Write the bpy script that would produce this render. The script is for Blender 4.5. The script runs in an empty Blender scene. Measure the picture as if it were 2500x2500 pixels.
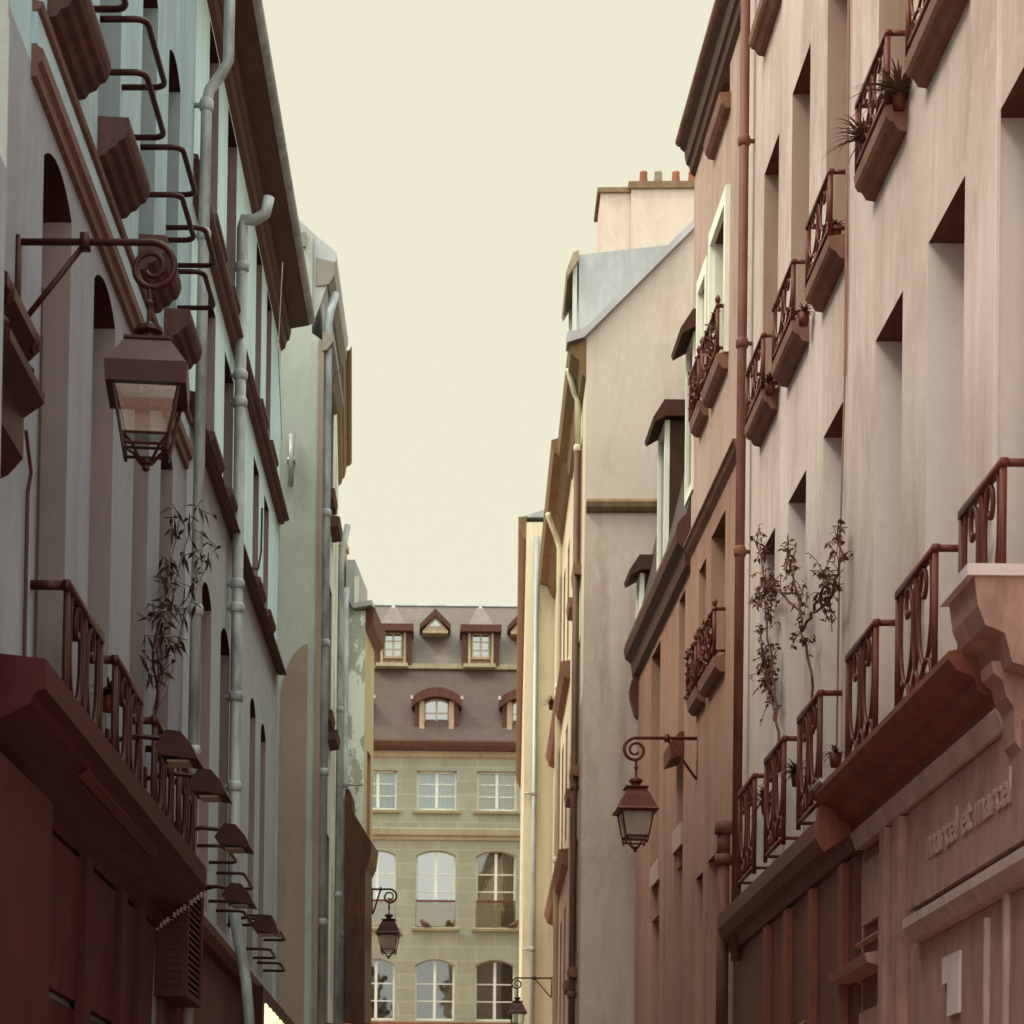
import bpy, math, random
from mathutils import Vector, Matrix
random.seed(7)
R = math.radians
sc = bpy.context.scene
col = sc.collection

# ------------------------------------------------------------------ camera
F, VX, VY, ROLL = 5400.0, 967.0, 3000.0, R(0.6)      # pixels of the 2500 px photograph
CAM = Vector((0, 0, 1.6))
cd = bpy.data.cameras.new("camera"); cam = bpy.data.objects.new("camera", cd); col.objects.link(cam)
cd.sensor_width = 36; cd.sensor_fit = 'HORIZONTAL'; cd.lens = F/2500*36
cd.shift_x = (1250-VX)/2500; cd.shift_y = (VY-1250)/2500
cd.clip_start = .1; cd.clip_end = 2000
cd.dof.use_dof = True; cd.dof.focus_distance = 18; cd.dof.aperture_fstop = 5.6
cam.location = CAM
cam.rotation_euler = (Matrix.Rotation(R(90), 4, 'X') @ Matrix.Rotation(ROLL, 4, 'Z')).to_euler()
sc.camera = cam

# ------------------------------------------------------------------ sky and sun
SUN_EL, SUN_ROT = 52, -108         # elevation, azimuth from +Y towards +X (veiled sun over the left roofs, a little behind the camera)
w = bpy.data.worlds.new("World"); sc.world = w; w.use_nodes = True
nt = w.node_tree; N = nt.nodes; L = nt.links
bg = N["Background"]; bg.inputs[1].default_value = .1
sky = N.new("ShaderNodeTexSky"); sky.sky_type = 'NISHITA'; sky.sun_disc = False
sky.sun_elevation = R(SUN_EL); sky.sun_rotation = R(SUN_ROT)
tc = N.new("ShaderNodeTexCoord"); sx = N.new("ShaderNodeSeparateXYZ"); L.new(tc.outputs["Generated"], sx.inputs[0])
mr = N.new("ShaderNodeMapRange"); mr.interpolation_type = 'SMOOTHSTEP'
mr.inputs[1].default_value = .52; mr.inputs[2].default_value = .95
mr.inputs[3].default_value = 0.0; mr.inputs[4].default_value = 1.0
L.new(sx.outputs["Z"], mr.inputs[0])
my = N.new("ShaderNodeMapRange"); my.interpolation_type = 'SMOOTHSTEP'      # unseen sky behind the camera, brightness added to light surfaces facing it
for i_, v_ in enumerate((.0, -1.0, 0.0, .42)): my.inputs[i_+1].default_value = v_
L.new(sx.outputs["Y"], my.inputs[0])
mxx = N.new("ShaderNodeMath"); mxx.operation = 'MAXIMUM'; L.new(mr.outputs[0], mxx.inputs[0]); L.new(my.outputs[0], mxx.inputs[1])
veil = N.new("ShaderNodeMix"); veil.data_type = 'RGBA'; L.new(mxx.outputs[0], veil.inputs[0])
veil.inputs[6].default_value = (9.05, 8.6, 6.65, 1)       # milky cream cloud veil
veil.inputs[7].default_value = (44, 46, 42, 1)            # unseen sky overhead, brightness added to light the walls
mx = N.new("ShaderNodeMix"); mx.data_type = 'RGBA'; mx.inputs[0].default_value = .95
L.new(sky.outputs[0], mx.inputs[6]); L.new(veil.outputs[2], mx.inputs[7]); L.new(mx.outputs[2], bg.inputs[0])

sd = bpy.data.lights.new("sun", 'SUN'); sd.energy = 2.6; sd.angle = R(15); sd.color = (1, .93, .82)
so = bpy.data.objects.new("sun", sd); col.objects.link(so)
az, el = R(SUN_ROT), R(SUN_EL)
so.rotation_euler = (-Vector((math.sin(az)*math.cos(el), math.cos(az)*math.cos(el), math.sin(el)))).to_track_quat('-Z', 'Y').to_euler()
vs = sc.view_settings; vs.view_transform = 'Standard'; vs.look = 'None'; vs.exposure = 0; vs.gamma = 1

# ------------------------------------------------------------------ materials
def lin(c): return tuple(((x/255)/12.92 if x/255 <= .04045 else ((x/255+.055)/1.055)**2.4) for x in c)
def mat(name):
    m = bpy.data.materials.new(name); m.use_nodes = True
    return m, m.node_tree.nodes, m.node_tree.links, m.node_tree.nodes["Principled BSDF"]
def noise(n, l, tc, scale, sc3=(1, 1, 1), detail=5, rough=.6, dist=0):
    mp = n.new("ShaderNodeMapping"); mp.inputs["Scale"].default_value = sc3
    l.new(tc, mp.inputs[0]); t = n.new("ShaderNodeTexNoise")
    t.inputs["Scale"].default_value = scale; t.inputs["Detail"].default_value = detail
    t.inputs["Roughness"].default_value = rough; t.inputs["Distortion"].default_value = dist
    l.new(mp.outputs[0], t.inputs[0]); return t.outputs[0]
def ramp(n, l, fac, a, b):
    r = n.new("ShaderNodeMapRange"); r.inputs[1].default_value = a; r.inputs[2].default_value = b
    l.new(fac, r.inputs[0]); return r.outputs[0]
def mixc(n, l, fac, a, b):
    m = n.new("ShaderNodeMix"); m.data_type = 'RGBA'
    if isinstance(fac, float): m.inputs[0].default_value = fac
    else: l.new(fac, m.inputs[0])
    for i, c in ((6, a), (7, b)):
        if isinstance(c, tuple): m.inputs[i].default_value = (*c, 1)
        else: l.new(c, m.inputs[i])
    return m.outputs[2]
def plaster(name, c, dirt, light=None, amount=.55, bump=.25, patch=.0, rough=.9, st=.5):
    m, n, l, p = mat(name)
    tc = n.new("ShaderNodeTexCoord").outputs["Object"]
    streak = noise(n, l, tc, 2.2, (1, 1, .1), 6, .65, .6)
    blot = noise(n, l, tc, .55, (1, 1, .6), 5, .6, .4)
    fine = noise(n, l, tc, 9, (1, 1, .5), 6, .7)
    a = mixc(n, l, ramp(n, l, streak, st, st+.3 if st > .45 else st+.2), c, dirt)
    mu = n.new("ShaderNodeMath"); mu.operation = 'MULTIPLY'; mu.inputs[1].default_value = amount
    l.new(ramp(n, l, blot, .42, .75), mu.inputs[0])
    a = mixc(n, l, mu.outputs[0], a, dirt)
    mo = noise(n, l, tc, 1.7, (1, 1, .3), 9, .72, .5); mu3 = n.new("ShaderNodeMath"); mu3.operation = 'MULTIPLY'; mu3.inputs[1].default_value = .45*amount
    l.new(ramp(n, l, mo, .52, .6), mu3.inputs[0]); a = mixc(n, l, mu3.outputs[0], a, tuple(x*.8 for x in dirt))
    sp = noise(n, l, tc, 26, (1, 1, .6), 4, .6); mu4 = n.new("ShaderNodeMath"); mu4.operation = 'MULTIPLY'; mu4.inputs[1].default_value = .3
    l.new(ramp(n, l, sp, .62, .72), mu4.inputs[0]); a = mixc(n, l, mu4.outputs[0], a, dirt)
    li = light or tuple(min(1, x*1.18) for x in c)
    mu2 = n.new("ShaderNodeMath"); mu2.operation = 'MULTIPLY'; mu2.inputs[1].default_value = .6
    l.new(ramp(n, l, fine, .52, .8), mu2.inputs[0])
    a = mixc(n, l, mu2.outputs[0], a, li)
    if patch:
        pt = noise(n, l, tc, 1.1, (1, 1, .6), 9, .72, .25)
        a = mixc(n, l, ramp(n, l, pt, .46, .48), a, light or li)
    l.new(a, p.inputs["Base Color"]); p.inputs["Roughness"].default_value = rough
    b = n.new("ShaderNodeBump"); b.inputs["Strength"].default_value = bump; b.inputs["Distance"].default_value = .02
    l.new(noise(n, l, tc, 14, (1, 1, .8), 8, .7), b.inputs["Height"]); l.new(b.outputs[0], p.inputs["Normal"])
    return m
def paint(name, c, rough=.5, vary=.35, metal=0, bump=.1, scale=6):
    m, n, l, p = mat(name)
    tc = n.new("ShaderNodeTexCoord").outputs["Object"]
    f = noise(n, l, tc, scale, (1, 1, .35), 6, .7)
    d = tuple(x*(1-vary) for x in c); h = tuple(min(1, x*(1+vary*.7)) for x in c)
    l.new(mixc(n, l, ramp(n, l, f, .35, .7), d, h), p.inputs["Base Color"])
    l.new(ramp(n, l, f, .2, .9), p.inputs["Roughness"])
    r = n.new("ShaderNodeMapRange"); r.inputs[3].default_value = max(.1, rough-.15); r.inputs[4].default_value = min(1, rough+.15)
    l.new(f, r.inputs[0]); l.new(r.outputs[0], p.inputs["Roughness"])
    p.inputs["Metallic"].default_value = metal
    if not metal: p.inputs["Specular IOR Level"].default_value = .22
    b = n.new("ShaderNodeBump"); b.inputs["Strength"].default_value = bump; b.inputs["Distance"].default_value = .01
    l.new(noise(n, l, tc, 30, (1, 1, 1), 5), b.inputs["Height"]); l.new(b.outputs[0], p.inputs["Normal"])
    return m
def bricky(name, c1, c2, mortar, bw, rh, ms, rough=.85, axes='XZ', off=.5, bump=.4):
    m, n, l, p = mat(name)
    tc = n.new("ShaderNodeTexCoord").outputs["Object"]
    s = n.new("ShaderNodeSeparateXYZ"); l.new(tc, s.inputs[0]); cb = n.new("ShaderNodeCombineXYZ")
    l.new(s.outputs[axes[0]], cb.inputs[0]); l.new(s.outputs[axes[1]], cb.inputs[1])
    b = n.new("ShaderNodeTexBrick"); b.offset = off
    b.inputs["Scale"].default_value = 1; b.inputs["Brick Width"].default_value = bw; b.inputs["Row Height"].default_value = rh
    b.inputs["Mortar Size"].default_value = ms; b.inputs["Mortar Smooth"].default_value = .3
    b.inputs["Color1"].default_value = (*c1, 1); b.inputs["Color2"].default_value = (*c2, 1); b.inputs["Mortar"].default_value = (*mortar, 1)
    l.new(cb.outputs[0], b.inputs[0])
    f = noise(n, l, tc, .8, (1, 1, .5), 6, .7)
    dk = n.new("ShaderNodeVectorMath"); dk.operation = 'SCALE'
    r = n.new("ShaderNodeMapRange"); r.inputs[1].default_value = .3; r.inputs[2].default_value = .7; r.inputs[3].default_value = .78; r.inputs[4].default_value = 1.12
    l.new(f, r.inputs[0]); l.new(b.outputs[0], dk.inputs[0]); l.new(r.outputs[0], dk.inputs["Scale"])
    l.new(dk.outputs[0], p.inputs["Base Color"]); p.inputs["Roughness"].default_value = rough
    bp = n.new("ShaderNodeBump"); bp.inputs["Strength"].default_value = bump; bp.inputs["Distance"].default_value = .01; bp.invert = True
    l.new(b.outputs["Fac"], bp.inputs["Height"]); l.new(bp.outputs[0], p.inputs["Normal"])
    return m
def glassy(name, c, rough=.06):
    m, n, l, p = mat(name)
    tc = n.new("ShaderNodeTexCoord").outputs["Object"]
    f = noise(n, l, tc, 1.5, (1, 1, 1), 3)
    l.new(mixc(n, l, f, tuple(x*.6 for x in c), tuple(x*1.3 for x in c)), p.inputs["Base Color"])
    p.inputs["Roughness"].default_value = rough; p.inputs["IOR"].default_value = 1.6
    b = n.new("ShaderNodeBump"); b.inputs["Strength"].default_value = .06; b.inputs["Distance"].default_value = .05
    l.new(f, b.inputs["Height"]); l.new(b.outputs[0], p.inputs["Normal"])
    return m
def clear(name, tint=(.9, .95, .92), gloss=.35):
    m, n, l, p = mat(name)
    t = n.new("ShaderNodeBsdfTransparent"); t.inputs[0].default_value = (*tint, 1)
    g = n.new("ShaderNodeBsdfGlossy"); g.inputs["Roughness"].default_value = .03
    tc = n.new("ShaderNodeTexCoord").outputs["Object"]
    b = n.new("ShaderNodeBump"); b.inputs["Strength"].default_value = .12; b.inputs["Distance"].default_value = .05
    l.new(noise(n, l, tc, 1.1, (1, 1, 1), 2), b.inputs["Height"]); l.new(b.outputs[0], g.inputs["Normal"])
    lw = n.new("ShaderNodeFresnel"); lw.inputs[0].default_value = 1.5
    ad = n.new("ShaderNodeMath"); ad.operation = 'ADD'; ad.inputs[1].default_value = gloss; ad.use_clamp = True
    l.new(lw.outputs[0], ad.inputs[0])
    mxs = n.new("ShaderNodeMixShader"); l.new(ad.outputs[0], mxs.inputs[0]); l.new(t.outputs[0], mxs.inputs[1]); l.new(g.outputs[0], mxs.inputs[2])
    l.new(mxs.outputs[0], n["Material Output"].inputs[0]); return m
def emit(name, c, s):
    m, n, l, p = mat(name); p.inputs["Base Color"].default_value = (*c, 1)
    p.inputs["Emission Color"].default_value = (*c, 1); p.inputs["Emission Strength"].default_value = s; return m

M = dict(
 blue=plaster("blue_grey_plaster", (.34, .50, .55), (.23, .29, .34), (.43, .60, .64), .55),
 blue2=plaster("pale_blue_plaster", (.54, .78, .78), (.38, .52, .53), (.64, .86, .85), .4),
 flaky=plaster("flaking_white_plaster", (.24, .20, .21), (.16, .12, .13), (.44, .52, .53), .4, .6, 1),
 beige=plaster("beige_plaster", (.42, .465, .41), (.30, .295, .245), (.50, .55, .49), .7),
 beige_d=plaster("brown_beige_plaster", (.30, .23, .17), (.2, .13, .09), None, .6),
 pale=plaster("pale_green_plaster", (.64, .73, .66), (.40, .40, .33), (.76, .85, .78), .6),
 white=plaster("patchy_white_plaster", (.40, .42, .36), (.27, .25, .20), (.74, .80, .74), .4, .3, 1),
 yellow=plaster("yellow_plaster", (.48, .44, .27), (.32, .28, .17), (.56, .52, .35), .5),
 pink=plaster("pinkish_plaster", (.64, .515, .455), (.42, .29, .23), (.73, .62, .56), .9, .25, 0, .9, .46),
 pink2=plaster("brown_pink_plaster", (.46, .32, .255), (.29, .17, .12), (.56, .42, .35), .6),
 rosy=plaster("rosy_beige_plaster", (.60, .49, .42), (.44, .34, .27), (.68, .60, .53), .45),
 rosy_st=plaster("stained_rosy_plaster", (.58, .475, .405), (.36, .25, .19), (.68, .60, .52), .5, .25, 0, .9, .47),
 cap=paint("brown_cap_stone", (.20, .13, .075), .8),
 pipe_b=paint("brown_pipe_paint", (.13, .065, .04), .5, .35),
 zinc2=paint("lavender_zinc", (.40, .365, .37), .5, .2, .2, .1, 2.5),
 stone_g=plaster("grey_stone", (.27, .255, .21), (.16, .13, .10), None, .5),
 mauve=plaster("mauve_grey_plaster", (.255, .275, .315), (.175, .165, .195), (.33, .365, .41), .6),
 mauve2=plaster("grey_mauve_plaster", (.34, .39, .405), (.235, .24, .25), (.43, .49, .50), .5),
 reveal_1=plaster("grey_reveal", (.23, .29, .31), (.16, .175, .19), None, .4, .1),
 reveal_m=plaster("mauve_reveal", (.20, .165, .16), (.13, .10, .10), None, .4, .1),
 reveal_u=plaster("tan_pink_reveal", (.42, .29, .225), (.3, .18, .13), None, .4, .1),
 head_shade_l=paint("dark_head_shade", (.045, .014, .012), .8),  # shade under the left window heads, put into the colour
 head_shade_r=paint("rust_head_shade", (.15, .06, .036), .8),  # same painted shade for window heads on the right, rust toned
 brown_w=plaster("orange_brown_plaster", (.34, .18, .12), (.21, .095, .058), (.44, .27, .19), .7),
 base_b=plaster("brown_base_paint", (.24, .13, .085), (.14, .065, .04), None, .7),
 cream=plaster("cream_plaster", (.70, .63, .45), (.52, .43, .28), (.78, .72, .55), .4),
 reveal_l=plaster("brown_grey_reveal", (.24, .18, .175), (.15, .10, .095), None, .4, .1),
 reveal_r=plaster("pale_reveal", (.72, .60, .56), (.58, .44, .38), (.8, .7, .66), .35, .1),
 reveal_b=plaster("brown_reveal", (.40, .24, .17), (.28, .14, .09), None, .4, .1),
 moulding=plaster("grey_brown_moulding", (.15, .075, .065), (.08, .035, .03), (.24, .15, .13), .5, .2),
 mould_r=plaster("rust_stained_moulding", (.24, .115, .075), (.13, .05, .03), (.36, .21, .15), .5, .2),
 soffit=paint("oxide_brown_eave_paint", (.10, .04, .025), .6),
 soffit2=paint("umber_eave_paint", (.20, .12, .05), .6),
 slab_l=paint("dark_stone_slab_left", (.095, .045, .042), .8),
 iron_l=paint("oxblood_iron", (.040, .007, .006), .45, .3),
 iron_r=paint("rust_brown_iron", (.12, .028, .014), .5, .3),
 zinc=paint("zinc_sheet", (.36, .37, .36), .45, .25, .3, .1, 2.5),
 zinc_l=paint("blue_zinc_pipe", (.34, .38, .375), .55, .5, .12, .15, 4),
 pipe_r=paint("rust_red_pipe", (.17, .066, .042), .6, .35),
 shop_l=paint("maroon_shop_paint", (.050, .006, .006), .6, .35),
 shop_l2=paint("faded_maroon_paint", (.07, .014, .014), .65, .4),
 shop_l3=paint("mauve_brown_render", (.12, .04, .037), .8, .35),
 shop_r=paint("terracotta_shop_paint", (.23, .075, .044), .6, .35),
 shop_r2=paint("dusty_pink_shop_paint", (.44, .25, .20), .6, .3),
 shop_r3=paint("pale_pink_shop_paint", (.56, .41, .36), .6, .25),
 letter=paint("grey_pink_lettering", (.52, .34, .29), .5, .15),
 slate=bricky("slate_roof", (.062, .037, .028), (.072, .043, .033), (.048, .028, .02), .22, .12, .008, .7),
 slate_up=bricky("grey_slate_roof", (.115, .09, .072), (.135, .106, .086), (.09, .067, .053), .22, .12, .008, .6),
 ashlar=bricky("limestone_ashlar", (.215, .212, .155), (.245, .243, .182), (.285, .28, .215), 1.25, .45, .022, .85, 'XZ', .5, .12),
 ledge=plaster("limestone_ledge", (.30, .275, .18), (.20, .145, .08), (.36, .33, .24), .4, .15),
 wood_b=paint("brown_dormer_paint", (.07, .026, .013), .6, .3),
 wood_t=paint("tan_dormer_paint", (.34, .26, .17), .6, .3),
 winwhite=paint("white_window_paint", (.56, .57, .50), .5, .12),
 winiv=paint("ivory_frame_paint", (.85, .83, .70), .4, .08),
 pane=glassy("dark_window_glass", (.05, .022, .018)),
 clear=clear("window_glass", (.8, .86, .82), .10),
 clear2=clear("dim_window_glass", (.85, .9, .85), .04),
 skyglass=clear("sky_reflecting_glass", (.5, .6, .56), .26),
 lampglass=clear("lantern_glass", (.78, .86, .84), .12),
 frost=paint("frosted_lantern_glass", (.42, .36, .30), .35, .15),
 curtain=paint("cream_curtain", (.50, .40, .17), .9, .2, 0, .1, 12),
 netcurtain=paint("white_net_curtain", (.36, .43, .40), .9, .15, 0, .1, 14),
 browncurtain=paint("brown_curtain", (.30, .22, .13), .9, .3, 0, .1, 14),
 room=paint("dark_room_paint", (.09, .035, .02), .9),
 pot=paint("terracotta_pot", (.34, .13, .08), .8, .3),
 pot2=paint("grey_clay_pot", (.3, .24, .18), .8, .3),
 leaf_l=paint("dark_leaf", (.05, .022, .017), .6, .4),
 leaf_r=paint("russet_leaf", (.13, .05, .025), .6, .4),
 leaf_g=paint("olive_leaf", (.17, .10, .06), .6, .4),
 bark=paint("brown_stem", (.12, .045, .028), .8, .3),
 guard=clear("smoked_guard_glass", (.66, .58, .46), .08),
 bounce_setts=bricky("red_bounce_setts", (.30, .12, .075), (.34, .15, .095), (.14, .06, .04), .16, .11, .012, .85, 'XY'),  # unseen ground, coloured red to bounce warm light onto the lower walls
 paving=bricky("pavement_slabs", (.34, .22, .17), (.38, .26, .2), (.2, .13, .1), .8, .5, .012, .85, 'XY'),
 bird=paint("pigeon_feather", (.10, .045, .03), .7, .3),
 cable=paint("dark_cable", (.06, .02, .018), .6, .2),
 cable_r=paint("brown_cable", (.28, .15, .11), .6, .2),
 flag=paint("white_trim", (.42, .36, .35), .7, .2),
 lit=emit("lit_shop_sign", (1, .9, .55), 1.1),
 litred=emit("lit_red_sign", (1, .2, .07), 1.0),
)

# ------------------------------------------------------------------ mesh builder
class MB:
    def __init__(s): s.v = []; s.f = []; s.m = []; s.mats = []; s.cur = 0
    def mat(s, m):
        if m not in s.mats: s.mats.append(m)
        s.cur = s.mats.index(m); return s
    def poly(s, pts):
        b = len(s.v); s.v += [tuple(p) for p in pts]; s.f.append(tuple(range(b, b+len(pts)))); s.m.append(s.cur)
    def mesh(s, pts, faces):
        b = len(s.v); s.v += [tuple(p) for p in pts]
        for f in faces: s.f.append(tuple(b+i for i in f)); s.m.append(s.cur)
    def box(s, x0, x1, y0, y1, z0, z1):
        p = [(x, y, z) for x in (x0, x1) for y in (y0, y1) for z in (z0, z1)]
        s.mesh(p, [(0, 1, 3, 2), (4, 6, 7, 5), (0, 4, 5, 1), (2, 3, 7, 6), (0, 2, 6, 4), (1, 5, 7, 3)])
    def prism(s, prof, a, b, axis='x', jit=0):
        # profile of (p, q) pairs extruded: axis x -> points (x, p, q); axis y -> (p, y, q); axis z -> (p, q, z)
        mk = {'x': lambda t, p, q: (t, p, q), 'y': lambda t, p, q: (p, t, q), 'z': lambda t, p, q: (p, q, t)}[axis]
        n = len(prof); pts = [mk(a, *c) for c in prof]+[mk(b, *c) for c in prof]
        s.mesh(pts, [tuple(range(n)), tuple(range(2*n-1, n-1, -1))]+[(i, (i+1) % n, n+(i+1) % n, n+i) for i in range(n)])
    def tube(s, path, r, n=6, caps=True):
        P = [Vector(p) for p in path]; k = len(P); rr = r if isinstance(r, (list, tuple)) else [r]*k
        b = len(s.v); up = None
        for i, p in enumerate(P):
            t = (P[min(i+1, k-1)]-P[max(i-1, 0)])
            t = t.normalized() if t.length > 1e-9 else Vector((0, 0, 1))
            if up is None: up = Vector((0, 0, 1)) if abs(t.z) < .9 else Vector((1, 0, 0))
            a = t.cross(up)
            if a.length < 1e-4: a = t.cross(Vector((.3, .8, .1)))
            a.normalize(); c = a.cross(t).normalized(); up = c
            for j in range(n):
                q = 2*math.pi*j/n; s.v.append(tuple(p+(a*math.cos(q)+c*math.sin(q))*rr[i]))
        for i in range(k-1):
            for j in range(n):
                s.f.append((b+i*n+j, b+i*n+(j+1) % n, b+(i+1)*n+(j+1) % n, b+(i+1)*n+j)); s.m.append(s.cur)
        if caps:
            s.f.append(tuple(b+j for j in range(n-1, -1, -1))); s.m.append(s.cur)
            s.f.append(tuple(b+(k-1)*n+j for j in range(n))); s.m.append(s.cur)
    def lathe(s, x, y, prof, n=12):
        b = len(s.v); k = len(prof)
        for r_, z in prof:
            for j in range(n):
                q = 2*math.pi*j/n; s.v.append((x+r_*math.cos(q), y+r_*math.sin(q), z))
        for i in range(k-1):
            for j in range(n): s.f.append((b+i*n+j, b+i*n+(j+1) % n, b+(i+1)*n+(j+1) % n, b+(i+1)*n+j)); s.m.append(s.cur)
        s.f.append(tuple(b+j for j in range(n))); s.m.append(s.cur); s.f.append(tuple(b+(k-1)*n+j for j in range(n))); s.m.append(s.cur)
    def frustum(s, cx, cy, a0, z0, a1, z1, ay0=None, ay1=None):
        b0 = ay0 or a0; b1 = ay1 or a1
        p = [(cx-a0, cy-b0, z0), (cx+a0, cy-b0, z0), (cx+a0, cy+b0, z0), (cx-a0, cy+b0, z0), (cx-a1, cy-b1, z1), (cx+a1, cy-b1, z1), (cx+a1, cy+b1, z1), (cx-a1, cy+b1, z1)]
        s.mesh(p, [(3, 2, 1, 0), (4, 5, 6, 7), (0, 1, 5, 4), (1, 2, 6, 5), (2, 3, 7, 6), (3, 0, 4, 7)])
    def build(s, name, m=None, parent=None, smooth=False, flip=1):
        me = bpy.data.meshes.new(name)
        me.from_pydata([(x, y*flip, z) for x, y, z in s.v], [], s.f)
        ms = s.mats if s.mats else [m]
        for q in ms: me.materials.append(M[q] if isinstance(q, str) else q)
        if s.mats: me.polygons.foreach_set("material_index", s.m)
        if smooth: me.polygons.foreach_set("use_smooth", [True]*len(s.f))
        me.validate(); me.update()
        import bmesh
        bm = bmesh.new(); bm.from_mesh(me); bmesh.ops.recalc_face_normals(bm, faces=bm.faces); bm.to_mesh(me); bm.free()
        o = bpy.data.objects.new(name, me); col.objects.link(o)
        if parent: o.parent = parent
        return o
def tag(o, label, cat, group=None, kind=None):
    if label: o['label'] = label
    if cat: o['category'] = cat
    if group: o['group'] = group
    if kind: o['kind'] = kind
    return o
def empty(name, mtx):
    o = bpy.data.objects.new(name, None); o.empty_display_size = .3; col.objects.link(o); o.matrix_world = mtx; return o

# ------------------------------------------------------------------ a facade plane: s along, d out to the street, z up
class Wall:
    def __init__(s, X, Y, b, side, lean=0):
        t = Vector((b, 1, 0)).normalized() if side in 'LR' else Vector((1, 0, 0))
        n = {'L': Vector((t.y, -t.x, 0)), 'R': Vector((-t.y, t.x, 0)), 'F': Vector((0, -1, 0))}[side]
        k = (Vector((0, 0, 1))+n*lean).normalized(); n = n-k*n.dot(k); n.normalize()
        s.o = Vector((X, Y, 0)); s.t = t; s.n = n; s.k = k; s.side = side
        s.flip = 1 if t.cross(n).dot(k) > 0 else -1
        yl = n*s.flip
        s.mtx = Matrix(((t.x, yl.x, k.x, X), (t.y, yl.y, k.y, Y), (t.z, yl.z, k.z, 0), (0, 0, 0, 1)))
    def ray(s, u, v):
        a, b = u-VX, v-VY
        dx = a*math.cos(ROLL)+b*math.sin(ROLL); dy = -a*math.sin(ROLL)+b*math.cos(ROLL)
        return Vector((dx/F, 1, -dy/F))
    def at(s, u, v, d=0):
        r = s.ray(u, v); o = s.o+s.n*d; k = (o-CAM).dot(s.n)/r.dot(s.n); p = CAM+r*k-s.o
        return p.dot(s.t), p.dot(s.k)
    def side_at(s, u, v, sv=0):
        r = s.ray(u, v); o = s.o+s.t*sv; k = (o-CAM).dot(s.t)/r.dot(s.t); p = CAM+r*k-s.o
        return p.dot(s.n), p.dot(s.k)
    def s_(s, u, v=1500, d=0): return s.at(u, v, d)[0]
    def z_(s, u, v, d=0): return s.at(u, v, d)[1]
    def root(s, name, label, cat='building', group=None):
        s.e = tag(empty(name, s.mtx), label, cat, group); return s.e
    def put(s, mb, name, m=None, parent=None, smooth=False): return mb.build(name, m, parent or s.e, smooth, s.flip)

def arc(s0, s1, zs, rise, n=8):
    if rise <= 0: return [(s0, zs), (s1, zs)]
    w = s1-s0; r = (w*w/4+rise*rise)/(2*rise); c = (s0+s1)/2; zc = zs+rise-r
    a = math.asin(min(1, w/2/r)); return [(c+r*math.sin(q), zc+r*math.cos(q)) for q in [a*(2*i/n-1) for i in range(n+1)]]
def wall_mesh(mb, s0, s1, z0, z1, ops, wm, rm, depth=.3, zones=(), hm=None):
    """front with openings (s0,s1,z0,z1,rise), reveals in rm"""
    S = sorted({s0, s1, *[o[0] for o in ops], *[o[1] for o in ops]}); Z = sorted({z0, z1, *[o[2] for o in ops], *[o[3] for o in ops], *[q[0] for q in zones]}); zb_ = [q[0] for q in zones]
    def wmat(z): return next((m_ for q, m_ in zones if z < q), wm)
    S = [x for x in S if s0 <= x <= s1]; Z = [x for x in Z if z0 <= x <= z1]
    for i in range(len(S)-1):
        run = None
        for j in range(len(Z)-1):
            cs, cz = (S[i]+S[i+1])/2, (Z[j]+Z[j+1])/2
            hole = any(o[0] < cs < o[1] and o[2] < cz < o[3] for o in ops)
            if not hole and run is None: run = Z[j]
            if run is not None and (hole or j == len(Z)-2 or Z[j+1] in zb_):
                top = Z[j] if hole else Z[j+1]
                mb.mat(wmat((run+top)/2)).poly([(S[i], 0, run), (S[i+1], 0, run), (S[i+1], 0, top), (S[i], 0, top)]); run = None
    for a, b, c, e, rise in ops:
        A = arc(a, b, e-rise, rise)
        if rise > 0:
            h = len(A)//2
            mb.mat(wmat(e)).poly([(a, 0, e)]+[(x, 0, z) for x, z in A[:h+1]][::1]); mb.poly([(b, 0, e)]+[(x, 0, z) for x, z in A[h:]][::-1])
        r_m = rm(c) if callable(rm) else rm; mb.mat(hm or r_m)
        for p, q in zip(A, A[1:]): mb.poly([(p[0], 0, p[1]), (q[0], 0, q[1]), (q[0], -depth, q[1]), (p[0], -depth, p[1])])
        mb.mat(r_m).poly([(a, 0, c), (a, 0, e-rise), (a, -depth, e-rise), (a, -depth, c)]); mb.poly([(b, 0, c), (b, 0, e-rise), (b, -depth, e-rise), (b, -depth, c)])
        mb.mat(wm).poly([(a, 0, c), (b, 0, c), (b, -depth, c), (a, -depth, c)])
def shell(mb, s0, s1, z0, z1, m, back=7, front=-.0):
    mb.mat(m)
    mb.poly([(s0, front, z0), (s0, -back, z0), (s0, -back, z1), (s0, front, z1)]); mb.poly([(s1, front, z0), (s1, -back, z0), (s1, -back, z1), (s1, front, z1)])
    mb.poly([(s0, -back, z0), (s1, -back, z0), (s1, -back, z1), (s0, -back, z1)]); mb.poly([(s0, front, z1), (s1, front, z1), (s1, -back, z1), (s0, -back, z1)])
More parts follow.
